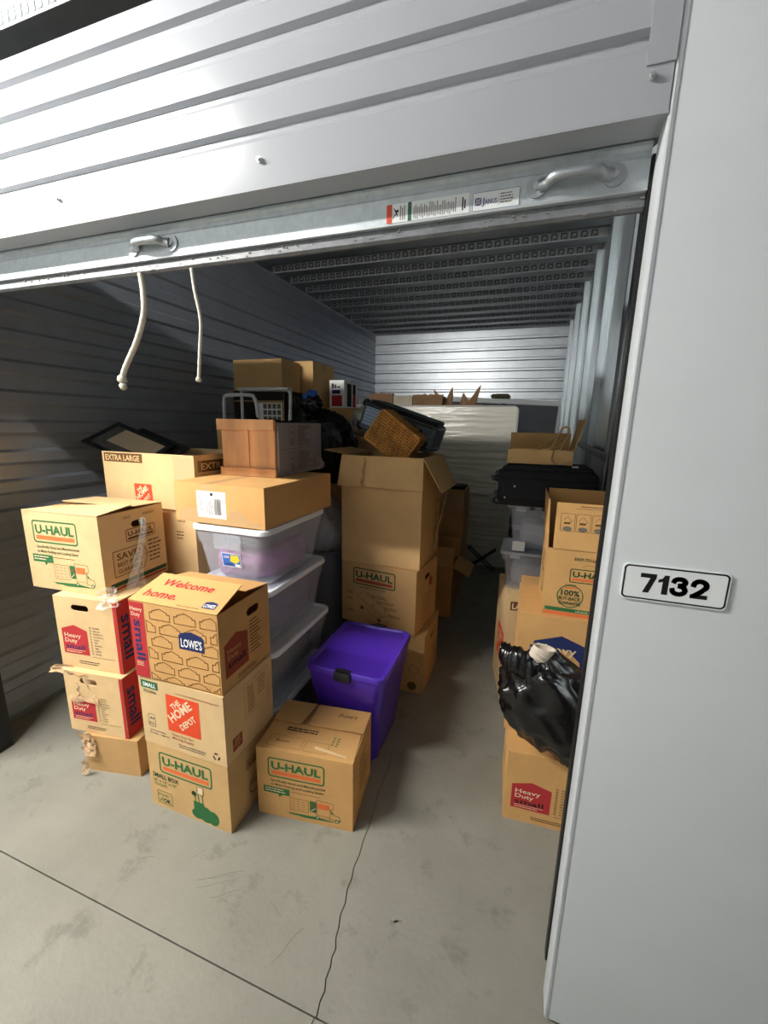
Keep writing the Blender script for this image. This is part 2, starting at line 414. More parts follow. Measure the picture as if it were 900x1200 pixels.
    def tape(s, top=True, front=0.06, wd=0.05):
        bm = BM()
        if top: sheet(bm, lambda u, v: Vector((-s.w / 2 + s.w * u, (v - .5) * wd, s.h + T + 0.0022)), 6, 1)
        for f in 'LR':
            W = s.wid(f); sheet(bm, lambda u, v: s.pt(f, W / 2 + (u - .5) * wd, s.h + 0.003 - front * v, 0.002), 2, 3)
        obj('packing_tape', bm, 'tape', s.root)

def uhaul_logo(p, x, y, w, h, green='uhaul_green', orange='uhaul_orange', lw=None):
    lw = lw or h * 0.07
    p.rr(x, y, w, h, h * 0.13, lw, green)
    p.text('U-HAUL', x + w * 0.055, y + h * 0.42, h * 0.42, green, width=w * 0.89, bold=0.05)
    p.rect(x + w * 0.055, y + h * 0.13, w * 0.89, h * 0.19, orange)
def depot_logo(p, x, y, s_, bg='depot_orange', fg='cream_print', hide=0.0):
    """orange square with three slanted words"""
    p.rect(x, y + hide * s_, s_, s_ * (1 - hide), bg)
    a = math.radians(40)
    p.text('THE', x + s_ * 0.20, y + s_ * 0.60, s_ * 0.15, fg, width=s_ * 0.34, layer=1, bold=0.05, rot=a)
    p.text('HOME', x + s_ * 0.15, y + s_ * 0.24, s_ * 0.23, fg, width=s_ * 0.86, layer=1, bold=0.05, rot=a)
    p.text('DEPOT', x + s_ * 0.45, y + s_ * 0.10, s_ * 0.16, fg, width=s_ * 0.60, layer=1, bold=0.045, rot=a)
def gable(p, x, y, w, h, m, layer=0, ear=0.06):
    p.poly([(x, y), (x + w, y), (x + w, y + h * 0.76), (x + w * (1 - ear), y + h * 0.76), (x + w * (1 - ear), y + h * 0.84), (x + w * 0.5, y + h), (x + w * ear, y + h * 0.84), (x + w * ear, y + h * 0.76), (x, y + h * 0.76)][::1], m, layer)
def lowes_badge(p, x, y, w, h, layer=0):
    gable(p, x, y, w, h, 'navy_print', layer)
    p.text("LOWE'S", x + w * 0.08, y + h * 0.14, h * 0.46, 'white_print', width=w * 0.84, layer=layer + 1, bold=0.03)
def small_end(p, W, H, fade='red_print', ink='navy_print', body='cream_print'):
    """end panel: red gable with Heavy Duty small, and the list of rooms"""
    gable(p, W * 0.07, H * 0.20, W * 0.42, H * 0.42, fade, ear=0.0)
    p.text('Heavy', W * 0.11, H * 0.44, H * 0.062, body, width=W * 0.27, bold=0.012)
    p.text('Duty', W * 0.11, H * 0.365, H * 0.062, body, width=W * 0.20, bold=0.012)
    p.text('small', W * 0.11, H * 0.275, H * 0.072, ink, width=W * 0.31, bold=0.018)
    p.rect(W * 0.11, H * 0.255, W * 0.31, H * 0.006, body, 1)
    p.micro(W * 0.11, H * 0.225, W * 0.30, 1, 0.01, body, h=H * 0.010, seed=3)
    rooms = ['FRAGILE', 'Bedroom', 'Family Room', 'Dining Room', 'Kitchen', 'Bath', 'Basement', 'Attic', 'Laundry', 'Storage']
    for i, t in enumerate(rooms):
        yy = H * (0.60 - 0.041 * i)
        p.rr(W * 0.535, yy, H * 0.019, H * 0.019, H * 0.003, H * 0.004, 'black_print')
        p.text(t, W * 0.59, yy, H * 0.021, 'black_print', bold=0.012)
    p.rect(W * 0.535, H * 0.185, W * 0.36, H * 0.004, 'black_print')
    p.micro(W * 0.30, H * 0.10, W * 0.45, 2, H * 0.03, 'black_print', h=H * 0.010, seed=5)
def truck(p, x, y, w, h, g='uhaul_green'):
    lw = w * 0.008
    p.rect(x, y, w * 0.5, h * 0.035, g); p.poly([(x - w * 0.08, y + h * .06), (x + w * .55, y + h * .11), (x + w * 0.95, y + h * .02), (x + w * .3, y - h * .04)], g)
    p.rr(x + w * 0.02, y + h * 0.22, w * 0.36, h * 0.56, h * 0.02, lw, 'line_brown')
    for i in range(4):
        for j in range(3): p.line([(x + w * (0.06 + .1 * j), y + h * (.3 + .12 * i)), (x + w * (0.11 + .1 * j), y + h * (.32 + .12 * i))], lw, 'line_brown')
    p.rect(x + w * 0.41, y + h * 0.30, w * 0.12, h * 0.50, g); p.circ(x + w * .47, y + h * .62, w * .035, 'line_brown', 1); p.line([(x + w * .43, y + h * .35), (x + w * .52, y + h * .5)], lw * 1.5, 'cream_print', 1)
    p.line([(x + w * .54, y + h * .22), (x + w * .54, y + h * .9), (x + w * .86, y + h * .86), (x + w * .86, y + h * .62), (x + w * .80, y + h * .58), (x + w * .80, y + h * .2)], lw, 'line_brown', 0, True)
    p.rect(x + w * .56, y + h * .52, w * .22, h * .24, 'uhaul_orange')
    p.line([(x + w * .80, y + h * .56), (x + w * .88, y + h * .36), (x + w * .97, y + h * .33), (x + w * .99, y + h * .12), (x + w * .78, y + h * .14)], lw * 1.4, g)
    p.poly([(x + w * .82, y + h * .38), (x + w * .87, y + h * .38), (x + w * .82, y + h * .52)], g)
    for cx in (.56, .93): p.circ(x + w * cx, y + h * .10, w * .038, g, 1); p.circ(x + w * cx, y + h * .10, w * .018, 'cream_print', 2)
def uhaul_front(c, seed=1):
    p = c.on('F'); W, H = c.w, c.h
    uhaul_logo(p, W * .13, H * .62, W * .58, H * .27)
    p.text('Specifically Sized and Manufactured', W * .15, H * .545, H * .036, 'uhaul_dark_green', width=W * .57, bold=.012)
    p.text('to Make Packing and Loading Easier', W * .15, H * .485, H * .036, 'uhaul_dark_green', width=W * .56, bold=.012)
    p.poly([(W * .07, H * .355), (W * .35, H * .355), (W * .35, H * .455), (W * .07, H * .455)], 'uhaul_green')
    p.poly([(W * .23, H * .36), (W * .28, H * .36), (W * .235, H * .31)], 'uhaul_green')
    p.micro(W * .09, H * .42, W * .24, 2, H * .035, 'cream_print', h=H * .014, seed=seed)
    truck(p, W * .34, H * .08, W * .54, H * .34)
    p.micro(W * .36, H * .43, W * .40, 1, .01, 'line_brown', h=H * .008, seed=seed + 2)
    p.done()

# ------------------------------------------------------------------ the setting
XL, XR, YB, ZC = -2.595, 0.4535, 6.99, 3.139
YF = 0.969            # face of the front wall
def build_floor():
    root = struct_root('floor')
    J = 0.754
    crack = [(-0.535, 2.10), (-0.522, 1.95), (-0.530, 1.80), (-0.512, 1.66), (-0.517, 1.52), (-0.503, 1.42), (-0.495, 1.337), (-0.4965, 1.28), (-0.489, 1.221), (-0.492, 1.17), (-0.483, 1.133), (-0.484, 1.09), (-0.472, 1.048), (-0.474, 1.01),
             (-0.463, 0.975), (-0.460, 0.945), (-0.447, 0.917), (-0.450, 0.893), (-0.443, 0.87), (-0.444, 0.84), (-0.434, 0.815), (-0.437, 0.79), (-0.431, J)]
    crack2 = [(-0.436, J), (-0.440, 0.72), (-0.428, 0.66), (-0.43, 0.55), (-0.41, 0.4), (-0.42, 0.1), (-0.38, -0.6), (-0.40, -2.6)]
    def slab(pts):
        bm = BM(); vs = [bm.verts.new((x, y, 0)) for x, y in pts]; f = bm.faces.new(vs)
        r = bmesh.ops.extrude_face_region(bm, geom=[f]); 
        for v in r['geom']:
            if isinstance(v, bmesh.types.BMVert): v.co.z = -0.03
        bmesh.ops.triangulate(bm, faces=[f for f in bm.faces if len(f.verts) > 4])
        return obj('slab', bm, 'concrete', root)
    X0, X1 = -6.0, 6.0; g = 0.0022
    wdt = lambda i, n: 0.0003 + 0.0017 * min(1, i / 9)
    left = [(x - wdt(i, 0), y) for i, (x, y) in enumerate(crack)]; right = [(x + wdt(i, 0), y) for i, (x, y) in enumerate(crack)]
    slab([(X0, J + g), (left[-1][0], J + g)] + left[::-1][1:] + right[:-1] + [(right[-1][0], J + g), (X1, J + g), (X1, 7.3), (X0, 7.3)])
    slab([(X0, -2.6), (crack2[-1][0] - .0015, -2.6)] + [(x - .0015, y) for x, y in crack2[::-1][1:-1]] + [(crack2[0][0] - .0015, J - g), (X0, J - g)])
    slab([(X1, -2.6), (X1, J - g), (crack2[0][0] + .0015, J - g)] + [(x + .0015, y) for x, y in crack2[1:-1]] + [(crack2[-1][0] + .0015, -2.6)])
    p = Print(root, lambda u, v, off: Vector((u, v, off)), 'scuff_mark', 0.0004)
    for (x, y, l, a, wd) in ((-1.02, .93, .16, .55, .003), (-1.00, .91, .13, .56, .002), (-.98, .95, .10, .5, .002), (-.93, .90, .10, .62, .0025), (-1.10, .99, .05, .9, .002), (-1.28, .92, .04, .5, .003), (-.62, .82, .12, 1.2, .003), (-.72, .96, .06, -.4, .002), (-.30, 1.05, .03, .4, .006)):
        p.line([(x + l * t * math.cos(a) + .004 * math.sin(7 * t), y + l * t * math.sin(a)) for t in (0, .25, .5, .75, 1)], wd, 'scuff')
    p.done()
    bm = box(X0, X1, -2.6, 7.3, -0.06, -0.012)
    obj('joint_bed', bm, 'concrete_gap', root)
build_floor()

def rib_profile(z0, z1, period, proud, phase=0.0, wd=0.034, slope=0.010):
    """(z, out) of roll-formed steel: flats with two-line ridges"""
    out = [(z0, 0)]; z = z0 + phase
    while z + wd + 2 * slope < z1:
        if z > z0: out += [(z, 0), (z + slope, proud), (z + slope + wd, proud), (z + 2 * slope + wd, 0)]
        z += period
    return out + [(z1, 0)]
def ribbed(along, prof, a0, a1, fixed, sgn, thick=0.004):
    """along 'x' or 'y': horizontal ridges running that way; fixed plane coordinate, sgn = side the ridges face"""
    bm = BM()
    for a, b in ((0, 0),):
        P = (lambda t, z, o: (t, fixed + sgn * o, z)) if along == 'x' else (lambda t, z, o: (fixed + sgn * o, t, z))
        loops = []
        for t in (a0, a1):
            loops.append([P(t, z, o) for z, o in prof] + [P(t, z, o - thick) for z, o in prof[::-1]])
        loft(bm, loops)
    return bm
struct('wall_left', ribbed('y', rib_profile(0, 3.3, 0.155, 0.013, 0.02, 0.052, 0.016), 1.0, 7.1, XL, 1), 'wall_steel')
struct('wall_corridor', box(-6, 6, -1.75, -1.70, 0, 3.4), 'corridor_paint')        # the far side of the corridor, behind the camera
struct('wall_back', ribbed('x', rib_profile(0, 3.3, 0.155, 0.030, 0.03, 0.030, 0.012), XL - 0.05, XR + 0.05, YB, -1), 'back_steel')
wr = struct('wall_right', box(XR, XR + 0.01, 1.0, 7.1, 0, 3.3), 'stud_steel')
for k in range(6):
    y = 2.58 + 0.81 * k
    if y > 6.8: break
    bm = box(XR - 0.045, XR - 0.001, y, y + 0.003, 0, 3.135)
    bx(bm, XR - 0.045, XR - 0.042, y, y + 0.05, 0, 3.135); bx(bm, XR - 0.02, XR - 0.001, y + 0.05, y + 0.053, 0, 3.135)
    obj('stud', bm, 'stud_steel', wr)
bm = box(XR - 0.062, XR - 0.001, 2.32, 2.325, 0, 3.13); bx(bm, XR - 0.062, XR - 0.058, 2.325, 2.37, 0, 3.13)
sp = obj('slotted_post', bm, 'black_metal', wr)
for k in range(19):
    z = 0.35 + 0.145 * k
    bm = box(XR - 0.056, XR - 0.015, 2.312, 2.3195, z, z + 0.035); bmesh.ops.transform(bm, matrix=Matrix.Shear('XY', 4, (0, 0)) , verts=bm.verts)
    for v in bm.verts:
        if v.co.x > XR - 0.03: v.co.z += 0.035
    obj('light_slit', bm, 'rivet', sp)  # pale plates stand in for light showing through the post's slots

def build_ceiling():
    ce = struct('ceiling', box(XL - 0.1, XR + 0.1, 1.06, 7.1, 3.205, 3.215), 'deck_steel')
    rib = None; emb = None
    for k in range(18):
        y = 1.355 + 0.325 * k
        if rib is None:
            bm = box(XL, XR, 0.0031, 0.12, 3.139, 3.142); bx(bm, XL, XR, 0.117, 0.12, 3.142, 3.2045)
            o = obj('deck_rib', bm, 'deck_steel', ce); rib = o.data
            ww = obj('rib_web', box(XL, XR, 0, 0.003, 3.139, 3.2045), 'deck_web', o); web = ww.data
            bm = BM()
            n = 40
            for i in range(n):
                x = XL + 0.05 + (XR - XL - 0.1) * i / n
                bx(bm, x, x + 0.012, -0.005, -0.0002, 3.148, 3.196); bx(bm, x + 0.012, x + 0.048, -0.004, -0.0002, 3.186, 3.196)
                bx(bm, x + 0.018, x + 0.046, -0.004, -0.0002, 3.150, 3.162); bx(bm, x + 0.040, x + 0.050, -0.005, -0.0002, 3.150, 3.182)
            emb = obj('embossing', bm, 'deck_emboss', o); emb['kind'] = 'stuff'; emb = emb.data
        else:
            o = obj('deck_rib', rib, None, ce); obj('rib_web', web, None, o); e = obj('embossing', emb, None, o); e['kind'] = 'stuff'
        o.location = (0, y, 0)
build_ceiling()

# front wall: the white pier at the right, its twin at the left (out of frame), the ribbed lintel
XJ = 0.185
def pier(name, x0, x1, edge):
    p = struct(name, bev(box(x0, x1, YF, YF + 0.066, 0.012, 3.3), 0.004, 2), 'white_panel', None, 30)
    return p
wf = pier('wall_front', XJ, 2.6, 1)
bm = box(XJ + 0.004, XJ + 0.010, YF - 0.0012, YF + 0.002, 0.02, 3.3)
obj('edge_bead', bm, 'white_steel', wf)
pier('wall_front_left', -4.2, -2.40, -1)
tr = struct('trim_1', box(XJ + 0.006, XJ + 0.03, YF + 0.066, YF + 0.105, 0.11, 2.2), 'black_track')        # door guide in the right jamb
bm = box(XJ - 0.004, XJ + 0.0055, YF + 0.072, YF + 0.1, 0.115, 2.19); obj('brush_seal', bm, 'black_track', tr)
tl = struct('trim_2', box(-2.46, -2.392, YF + 0.066, YF + 0.16, 0.0, 2.2), 'black_track')
bm = box(-2.392, -2.384, YF + 0.08, YF + 0.12, 0.02, 2.19); obj('brush_seal', bm, 'black_track', tl)

def build_lintel():
    z0, z1 = 2.218, 2.652
    prof = [(z0, 0)]
    for zc in (2.336, 2.424, 2.511, 2.592):
        prof += [(zc - 0.022, 0), (zc - 0.006, -0.013), (zc + 0.006, -0.013), (zc + 0.012, 0)]
    prof += [(z1, 0)]
    l = struct('trim_3', ribbed('x', prof, -2.6, 0.1835, YF, -1), 'white_steel')
    obj('flange', box(0.1395, 0.1845, YF - 0.003, YF - 0.0002, 2.290, 2.66), 'white_steel', l)
    bm = box(-2.6, 0.1845, YF - 0.0005, YF + 0.068, z0 - 0.004, z0 - 0.0005)
    bx(bm, -2.6, 0.1845, YF + 0.064, YF + 0.068, z0 - 0.0005, z0 + 0.03)
    obj('lintel_lip', bm, 'white_steel', l)
    bm = box(-2.6, 0.1845, YF + 0.004, YF + 0.06, z1 - 0.004, z1 + 0.002)
    obj('lintel_cap', bm, 'black_metal', l)
    for x, z in ((0.150, 2.272), (-0.658, 2.274), (-1.34, 2.283), (-2.0, 2.276)):
        bm = BM(); disc(bm, (x, YF - 0.0032, z), (0, -1, 0), 0.0065, 0.004, 10); disc(bm, (x, YF - 0.0072, z), (0, -1, 0), 0.004, 0.003, 6)
        obj('screw', bm, 'rivet', l, 30)
build_lintel()

def build_door():
    d = struct_root('door_1')
    X0, X1 = -2.40, 0.1795; Y = YF + 0.077
    # curtain going up behind the lintel, and the barrel it rolls on
    obj('curtain', ribbed('x', rib_profile(2.235, 2.69, 0.087, 0.008, 0.02, 0.02, 0.008), X0, X1, Y + 0.012, -1), 'white_steel', d)
    bm = BM(); tube(bm, [(X0, 1.125, 2.690), (X1, 1.125, 2.690)], 0.068, 32); obj('barrel', bm, 'plate_black', d, 40)
    prof = [(2.128, 0.0), (2.131, 0.003), (2.186, 0.003), (2.190, 0.001), (2.200, 0.001), (2.206, 0.007), (2.212, 0.007), (2.216, 0.0), (2.232, 0.0)]
    bar = obj('bottom_bar', ribbed('x', prof, X0, X1, Y, -1, 0.012), 'galvanised_bar', d)
    bm = box(X0, X1, Y - 0.004, Y + 0.010, 2.1285, 2.1325); obj('bar_edge', bm, 'rivet', d)
    prof = [(2.098, 0.004), (2.104, 0.010), (2.1275, 0.006)]
    sl = obj('bottom_seal', ribbed('x', prof, X0, X1, Y + 0.014, -1, 0.008), 'dark_rubber', d)
    bm = BM(); r = random.Random(4)
    for i in range(170):
        x = r.uniform(X0, X1); z = r.uniform(2.100, 2.126); s_ = r.uniform(.0006, .0022)
        bx(bm, x, x + s_ * r.uniform(1, 4), Y + 0.0025, Y + 0.0060, z, z + s_)
    db = obj('dust', bm, 'debris', sl); db['kind'] = 'stuff'
    for xc in (-1.086, 0.045):
        yb = Y - 0.0032; z = 2.163
        h = obj('pull_handle', smooth_handle(xc, yb, z), 'galvanised', d, 40)
        for s_ in (-1, 1):
            bm = BM(); disc(bm, (xc + s_ * 0.073, yb - 0.0045, z), (0, -1, 0), 0.0075, 0.004, 14); obj('rivet_head', bm, 'rivet', h, 40)
    # two labels on the bar
    st = obj('warning_sticker', box(-0.363, -0.169, Y - 0.0040, Y - 0.0032, 2.134, 2.173), 'sticker_paper', d)
    p = Print(st, lambda u, v, off: Vector((-0.363 + u, Y - 0.0040 - off, 2.134 + v)), 'printed_notice', 0.0003)
    p.rect(0, 0, .013, .039, 'sticker_red'); p.rect(.0135, 0, .0005, .039, 'grey_print')
    p.line([(.016, .010), (.020, .016), (.026, .018), (.022, .026)], .0022, 'black_print'); p.circ(.027, .024, .0028, 'black_print'); p.line([(.018, .030), (.027, .013)], .0016, 'black_print')
    for k in range(3): p.rect(.033 + .005 * k, .004, .0022, .030 - .004 * (k % 2), 'grey_print')
    p.rect(.052, .0, .009, .039, 'sticker_green')
    r = random.Random(9)
    for k in range(24):
        z0 = r.uniform(.002, .008); p.rect(.066 + .0042 * k, z0, .0019, r.uniform(.018, .030), 'grey_print')
    p.rect(.178, .006, .003, .026, 'black_print'); p.rect(.183, .009, .003, .018, 'black_print')
    p.done()
    st = obj('maker_sticker', box(-0.163, -0.061, Y - 0.0040, Y - 0.0032, 2.1325, 2.1715), 'sticker_paper', d)
    p = Print(st, lambda u, v, off: Vector((-0.163 + u, Y - 0.0040 - off, 2.1325 + v)), 'printed_maker', 0.0003)
    p.rr(.0015, .0015, .099, .036, .002, .0012, 'sticker_navy')
    p.rect(.007, .012, .013, .015, 'sticker_navy'); p.line([(.009, .014), (.018, .025)], .0014, 'white_print', 1); p.line([(.009, .025), (.018, .014)], .0014, 'white_print', 1); p.ring(.0135, .0195, .004, .001, 'white_print', 1)
    p.text('J', .022, .013, .014, 'sticker_navy', bold=.01); p.text('ANUS', .028, .013, .010, 'sticker_navy', width=.026, bold=.01)
    p.line([(.058, .009), (.058, .031)], .0004, 'sticker_navy'); p.micro(.061, .028, .036, 4, .0055, 'grey_print', h=.0022, seed=2)
    p.done()
def smooth_handle(xc, yb, z):
    bm = BM()
    for s in (-1, 1):
        disc(bm, (xc + s * 0.073, yb, z), (0, -1, 0), 0.021, 0.0045, 24)
    pts = smooth_path([(xc - 0.066, yb - 0.003, z), (xc - 0.052, yb - 0.010, z + 0.002), (xc - 0.038, yb - 0.026, z + 0.004), (xc, yb - 0.030, z + 0.004), (xc + 0.038, yb - 0.026, z + 0.004), (xc + 0.052, yb - 0.010, z + 0.002), (xc + 0.066, yb - 0.003, z)], 6)
    n = len(pts); tube(bm, pts, [0.0135 - 0.004 * math.sin(PI * i / (n - 1)) for i in range(n)], 12)
    return bm
build_door()

def build_plate():
    t = thing('number_plate', 'white unit number plate 7132 with black border on the white front pier', 'sign', (0, 0, 0))
    P0 = Vector((0.2185, YF, 1.3865)); t.location = (0.3136, YF, 1.31)
    pts = rrect(0.1925, 0.0795, 0.010, 0, 5)
    bm = BM(); loft(bm, [[(x, -0.0005, y + 0.0385) for x, y, _ in pts], [(x, -0.004, y + 0.0385) for x, y, _ in pts]])
    obj('plate', bm, 'plate_white', t, 40)
    p = Print(t, lambda u, v, off: Vector((u, -0.004 - off, v + 0.0385)), 'plate_lettering', 0.0003)
    q = [(x, y) for x, y, _ in rrect(0.1845, 0.0715, 0.008, 0, 5)]
    p.line(q, .0033, 'plate_black', 0, True)
    k = 0.0425; sw = 0.0108
    p.poly([(-.062, .0212), (-.062, .0118), (-.0435, .0118), (-.0555, -.0213), (-.0440, -.0213), (-.0325, .0135), (-.0325, .0212)], 'plate_black')
    p.poly([(-.0285, .0105), (-.0285, .0035), (-.0205, .0065), (-.0205, -.0213), (-.0095, -.0213), (-.0095, .0212), (-.0180, .0212), (-.0215, .0135)], 'plate_black')
    arc = lambda cx, cy, rx, ry, a0, a1, n=14: [(cx + rx * math.cos(math.radians(a0 + (a1 - a0) * i / n)), cy + ry * math.sin(math.radians(a0 + (a1 - a0) * i / n))) for i in range(n + 1)]
    p.line(arc(.0095, .0095, .0098, .0068, 175, -80), .0096, 'plate_black'); p.line(arc(.0095, -.0078, .0112, .0085, 80, -178), .0096, 'plate_black')
    p.line(arc(.0455, .0070, .0108, .0092, 178, -30) + [(.0480, -.0060), (.0375, -.0150)], .0098, 'plate_black'); p.rect(.0305, -.0213, .0305, .0088, 'plate_black'); p.poly([(.0305, -.0213), (.0305, -.0160), (.0445, -.0020), (.0530, -.0080), (.0440, -.0140)], 'plate_black')
    p.done()
    for z, x, l, a in ((1.02, .30, .018, -.1), (0.42, .52, .035, -.05)):
        pass
build_plate()

# corridor lamps (above the frame): real tubes that shine to all sides
for i, (x0, x1, y, z, rad) in enumerate(TUBES):
    t = thing('corridor_lamp', 'long corridor tube lamp out in front of the lintel at the left', 'lamp', ((x0 + x1) / 2, y, z))
    m = bpy.data.materials.new('tube_glow'); m.use_nodes = True; nt = m.node_tree; nt.nodes.remove(nt.nodes['Principled BSDF'])
    e = nt.nodes.new('ShaderNodeEmission'); e.inputs[0].default_value = (*TUBE_COLOR, 1); e.inputs[1].default_value = rad
    nt.links.new(e.outputs[0], nt.nodes['Material Output'].inputs['Surface'])
    L_ = abs(x1 - x0) / 2
    bm = BM(); tube(bm, [(-L_, 0, 0), (0, 0, 0), (L_, 0, 0)], 0.02, 12); obj('tube', bm, m, t, True)
    obj('housing', box(-L_ - .03, L_ + .03, -0.06, 0.06, 0.035, 0.085), 'lamp_white', t)
    for xx in (-L_ - .012, L_ + .012): obj('end_cap', box(xx - .012, xx + .012, -.025, .025, -.028, .0345), 'lamp_white', t)
    for xx in (-L_ * 0.7, L_ * 0.7):
        bm = BM(); tube(bm, [(xx, 0, 0.085), (xx, 0, 0.45)], 0.004, 6); obj('hanger', bm, 'steel_dull', t)

# ------------------------------------------------------------------ front stacks, left
def front_left():
    g1 = 'boxes in the outermost left stack'; g2 = 'boxes in the front centre stack'
    # --- outermost stack
    c = Carton('moving_box', 'plain brown unprinted carton on the floor at the bottom of the outer left stack', -1.885, 1.150, 0, 10.7, 0.285, 0.30, 0.195, 'kraft_dull', group=g1); c.close()
    for z, hh, x, y, yaw, w_, lab, hole in ((0.196, 0.319, -1.970, 1.158, 7.4, 0.322, 'red and tan heavy duty small box with torn tan tape over its hand hole', (0.17, 0.272)),
                                            (0.516, 0.356, -2.005, 1.184, 6.9, 0.340, 'red and tan heavy duty small box directly under the truck-printed box at far left', (0.155, 0.305))):
        c = Carton('moving_box', lab, x, y, z, yaw, w_, 0.38, hh, 'kraft_pale', holes=[('F', w_ * .42, hole[1], 0.095, 0.030)], group=g1); c.close(); c.tape(front=0.05)
        p = c.on('F'); small_end(p, c.w, c.h); p.rect(c.w * 0.945, 0.001, c.w * 0.053, c.h - .002, 'red_print'); p.done()
        p = c.on('R'); p.rect(0.001, 0.001, c.d * .27, c.h - .002, 'red_print')
        p.text('small', c.d * .055, c.h * .80, c.d * .16, 'navy_print', width=c.h * .62, bold=.03, rot=-PI / 2)
        p.micro(c.d * .34, c.h * .7, c.d * .5, 6, c.h * .1, 'line_brown', h=.006, seed=8); p.done()
    c = Carton('moving_box', 'truck-printed box with half-open flaps on top of the outer left stack', -2.190, 1.220, 0.873, 4.4, 0.438, 0.372, 0.371, 'kraft_pale', holes=[('R', 0.215, 0.300, 0.085, 0.032)], closed=False, group=g1)
    uhaul_front(c, 3)
    c.flap('L', 0.17, 4, dz=-0.016); c.flap('R', 0.17, 3, dz=-0.016)
    c.flap('B', 0.185, 3, dz=0.002, u1=0.98); c.flap('F', 0.185, -3.5, dz=0.002, u0=0.0, u1=1.0, lift=0.030)
    p = c.on('R'); W, H = c.d, c.h
    p.text('EASY', W * .36, H * .90, H * .035, 'brown_print', width=W * .11); p.text('HANDLES', W * .66, H * .90, H * .035, 'brown_print', width=W * .18)
    uhaul_logo(p, W * .37, H * .60, W * .46, H * .155, 'brown_print', 'brown_print')
    p.line([(W * .15, H * .19), (W * .60, H * .19), (W * .68, H * .36), (W * .60, H * .52), (W * .15, H * .52)], H * .010, 'brown_print', 0, True)
    p.text('SAVE!', W * .20, H * .40, H * .085, 'brown_print', width=W * .36, bold=.02); p.text('BEST PRICE', W * .20, H * .31, H * .055, 'brown_print', width=W * .38, bold=.02); p.text('GUARANTEE', W * .20, H * .225, H * .055, 'brown_print', width=W * .38, bold=.02)
    p.ring(W * .645, H * .36, H * .016, H * .006, 'brown_print'); p.micro(W * .70, H * .52, W * .26, 6, H * .055, 'brown_print', h=H * .02, seed=6)
    p.rect(W * .08, H * .065, W * .9, H * .055, 'uhaul_dark_green'); p.rect(W * .08, H * .02, W * .9, H * .035, 'rust_print'); p.done()
    # film and torn tape
    bm = BM()
    pts = smooth_path([(0, 0, 0.30), (0.006, -0.006, 0.24), (0.010, -0.03, 0.15), (0.012, -0.06, 0.06), (0.010, -0.085, -0.05)], 8)
    n = len(pts)
    def strand(u, v):
        i = min(n - 1, int(v * (n - 1))); p_ = pts[i]; wd = 0.012 + 0.035 * v * v
        q = p_ + Vector((0, (u - .5) * wd * 2, 0)) + Vector((0.010, 0.006, 0)) * noise.noise(Vector((u * 7, v * 9, 3.3))) + Vector((0.012 * math.sin(u * 9 + v * 5), 0, 0))
        return q
    sheet(bm, strand, 14, 40)
    o = obj('wrap_film', bm, 'clear_film', None, True, (-1.748, 1.47, 0.90)); tag(o, 'twisted strand of clear wrap hanging down the side of the truck-printed box', 'plastic wrap')
    def crumple(name, label, m, o_, u_, v_, size, seed, amp=0.02, nu=16, nv=16):
        """a loose sheet over a box front: o_ origin, u_/v_ directions"""
        bm = BM(); O = Vector(o_); U = Vector(u_); V = Vector(v_); N = U.cross(V).normalized()
        def fn(u, v):
            ed = 1 + 0.25 * noise.noise(Vector((u * 3 + seed, v * 3, 0.5)))
            q = O + U * ((u - .5) * ed + .5) + V * ((v - .5) * ed + .5)
            return q + N * (amp * (1.1 + noise.noise(Vector((u * 5, v * 5, seed)))) * (0.4 + 0.6 * math.sin(PI * min(1, v * 1.02))) + 0.003) + U * 0.15 * noise.noise(Vector((u * 4, v * 6, seed + 9))) * (1 if name != 'x' else 0)
        sheet(bm, fn, nu, nv); o = obj(name, bm, m, None, 35); tag(o, label, 'torn tape'); return o
    crumple('tape_flap', 'crumpled flap of torn brown tape over the hand hole of the third box', 'brown_film', (-1.955, 1.143, 0.508), (0.15, 0.0197, 0.006), (0.02, -0.001, -0.150), 1, 5, 0.022)
    crumple('tape_scrap', 'pale torn tape corner sticking out left between the two red boxes', 'brown_film', (-2.040, 1.150, 0.530), (0.11, 0.02, 0.004), (-0.012, -0.01, -0.042), 1, 8, 0.016, 10, 6)
    crumple('tape_strip', 'white torn tape strip hanging below the lower red box down to the floor', 'brown_film', (-1.895, 1.118, 0.225), (0.075, 0.012, 0), (0.018, 0.006, -0.135), 1, 12, 0.016, 10, 18)
    crumple('tape_tail', 'thin crumpled tape tail lying at the foot of the plain brown carton', 'brown_film', (-1.862, 1.105, 0.085), (0.035, 0.01, 0.01), (-0.005, -0.004, -0.080), 1, 15, 0.010, 8, 12)
    crumple('tape_bundle', 'clear bunched film between the truck-printed box and the red box', 'clear_film', (-1.752, 1.195, 0.925), (0.085, 0.03, 0.02), (0.012, -0.012, -0.085), 1, 21, 0.02, 14, 12)

    # --- front centre stack
    c = Carton('moving_box', 'green-printed small box with storage jars on the floor at the front', -1.437, 1.118, 0, 0.2, 0.420, 0.325, 0.323, 'kraft', group=g2, amp=0.003); c.close()
    p = c.on('F'); W, H = c.w, c.h
    uhaul_logo(p, W * .16, H * .60, W * .64, H * .30)
    p.text('SMALL BOX', W * .045, H * .485, H * .072, 'uhaul_dark_green', width=W * .34, bold=.02); p.text('16" x 12" x 12"', W * .05, H * .415, H * .046, 'uhaul_green', width=W * .31, bold=.01); p.text('1.5 CU FT', W * .06, H * .35, H * .046, 'uhaul_green', width=W * .17, bold=.01)
    p.rr(W * .085, H * .07, W * .19, H * .20, H * .02, H * .008, 'uhaul_green'); p.text('BOOKS', W * .10, H * .20, H * .035, 'uhaul_green', width=W * .13); p.text('OK', W * .155, H * .095, H * .07, 'uhaul_dark_green', width=W * .10, bold=.03)
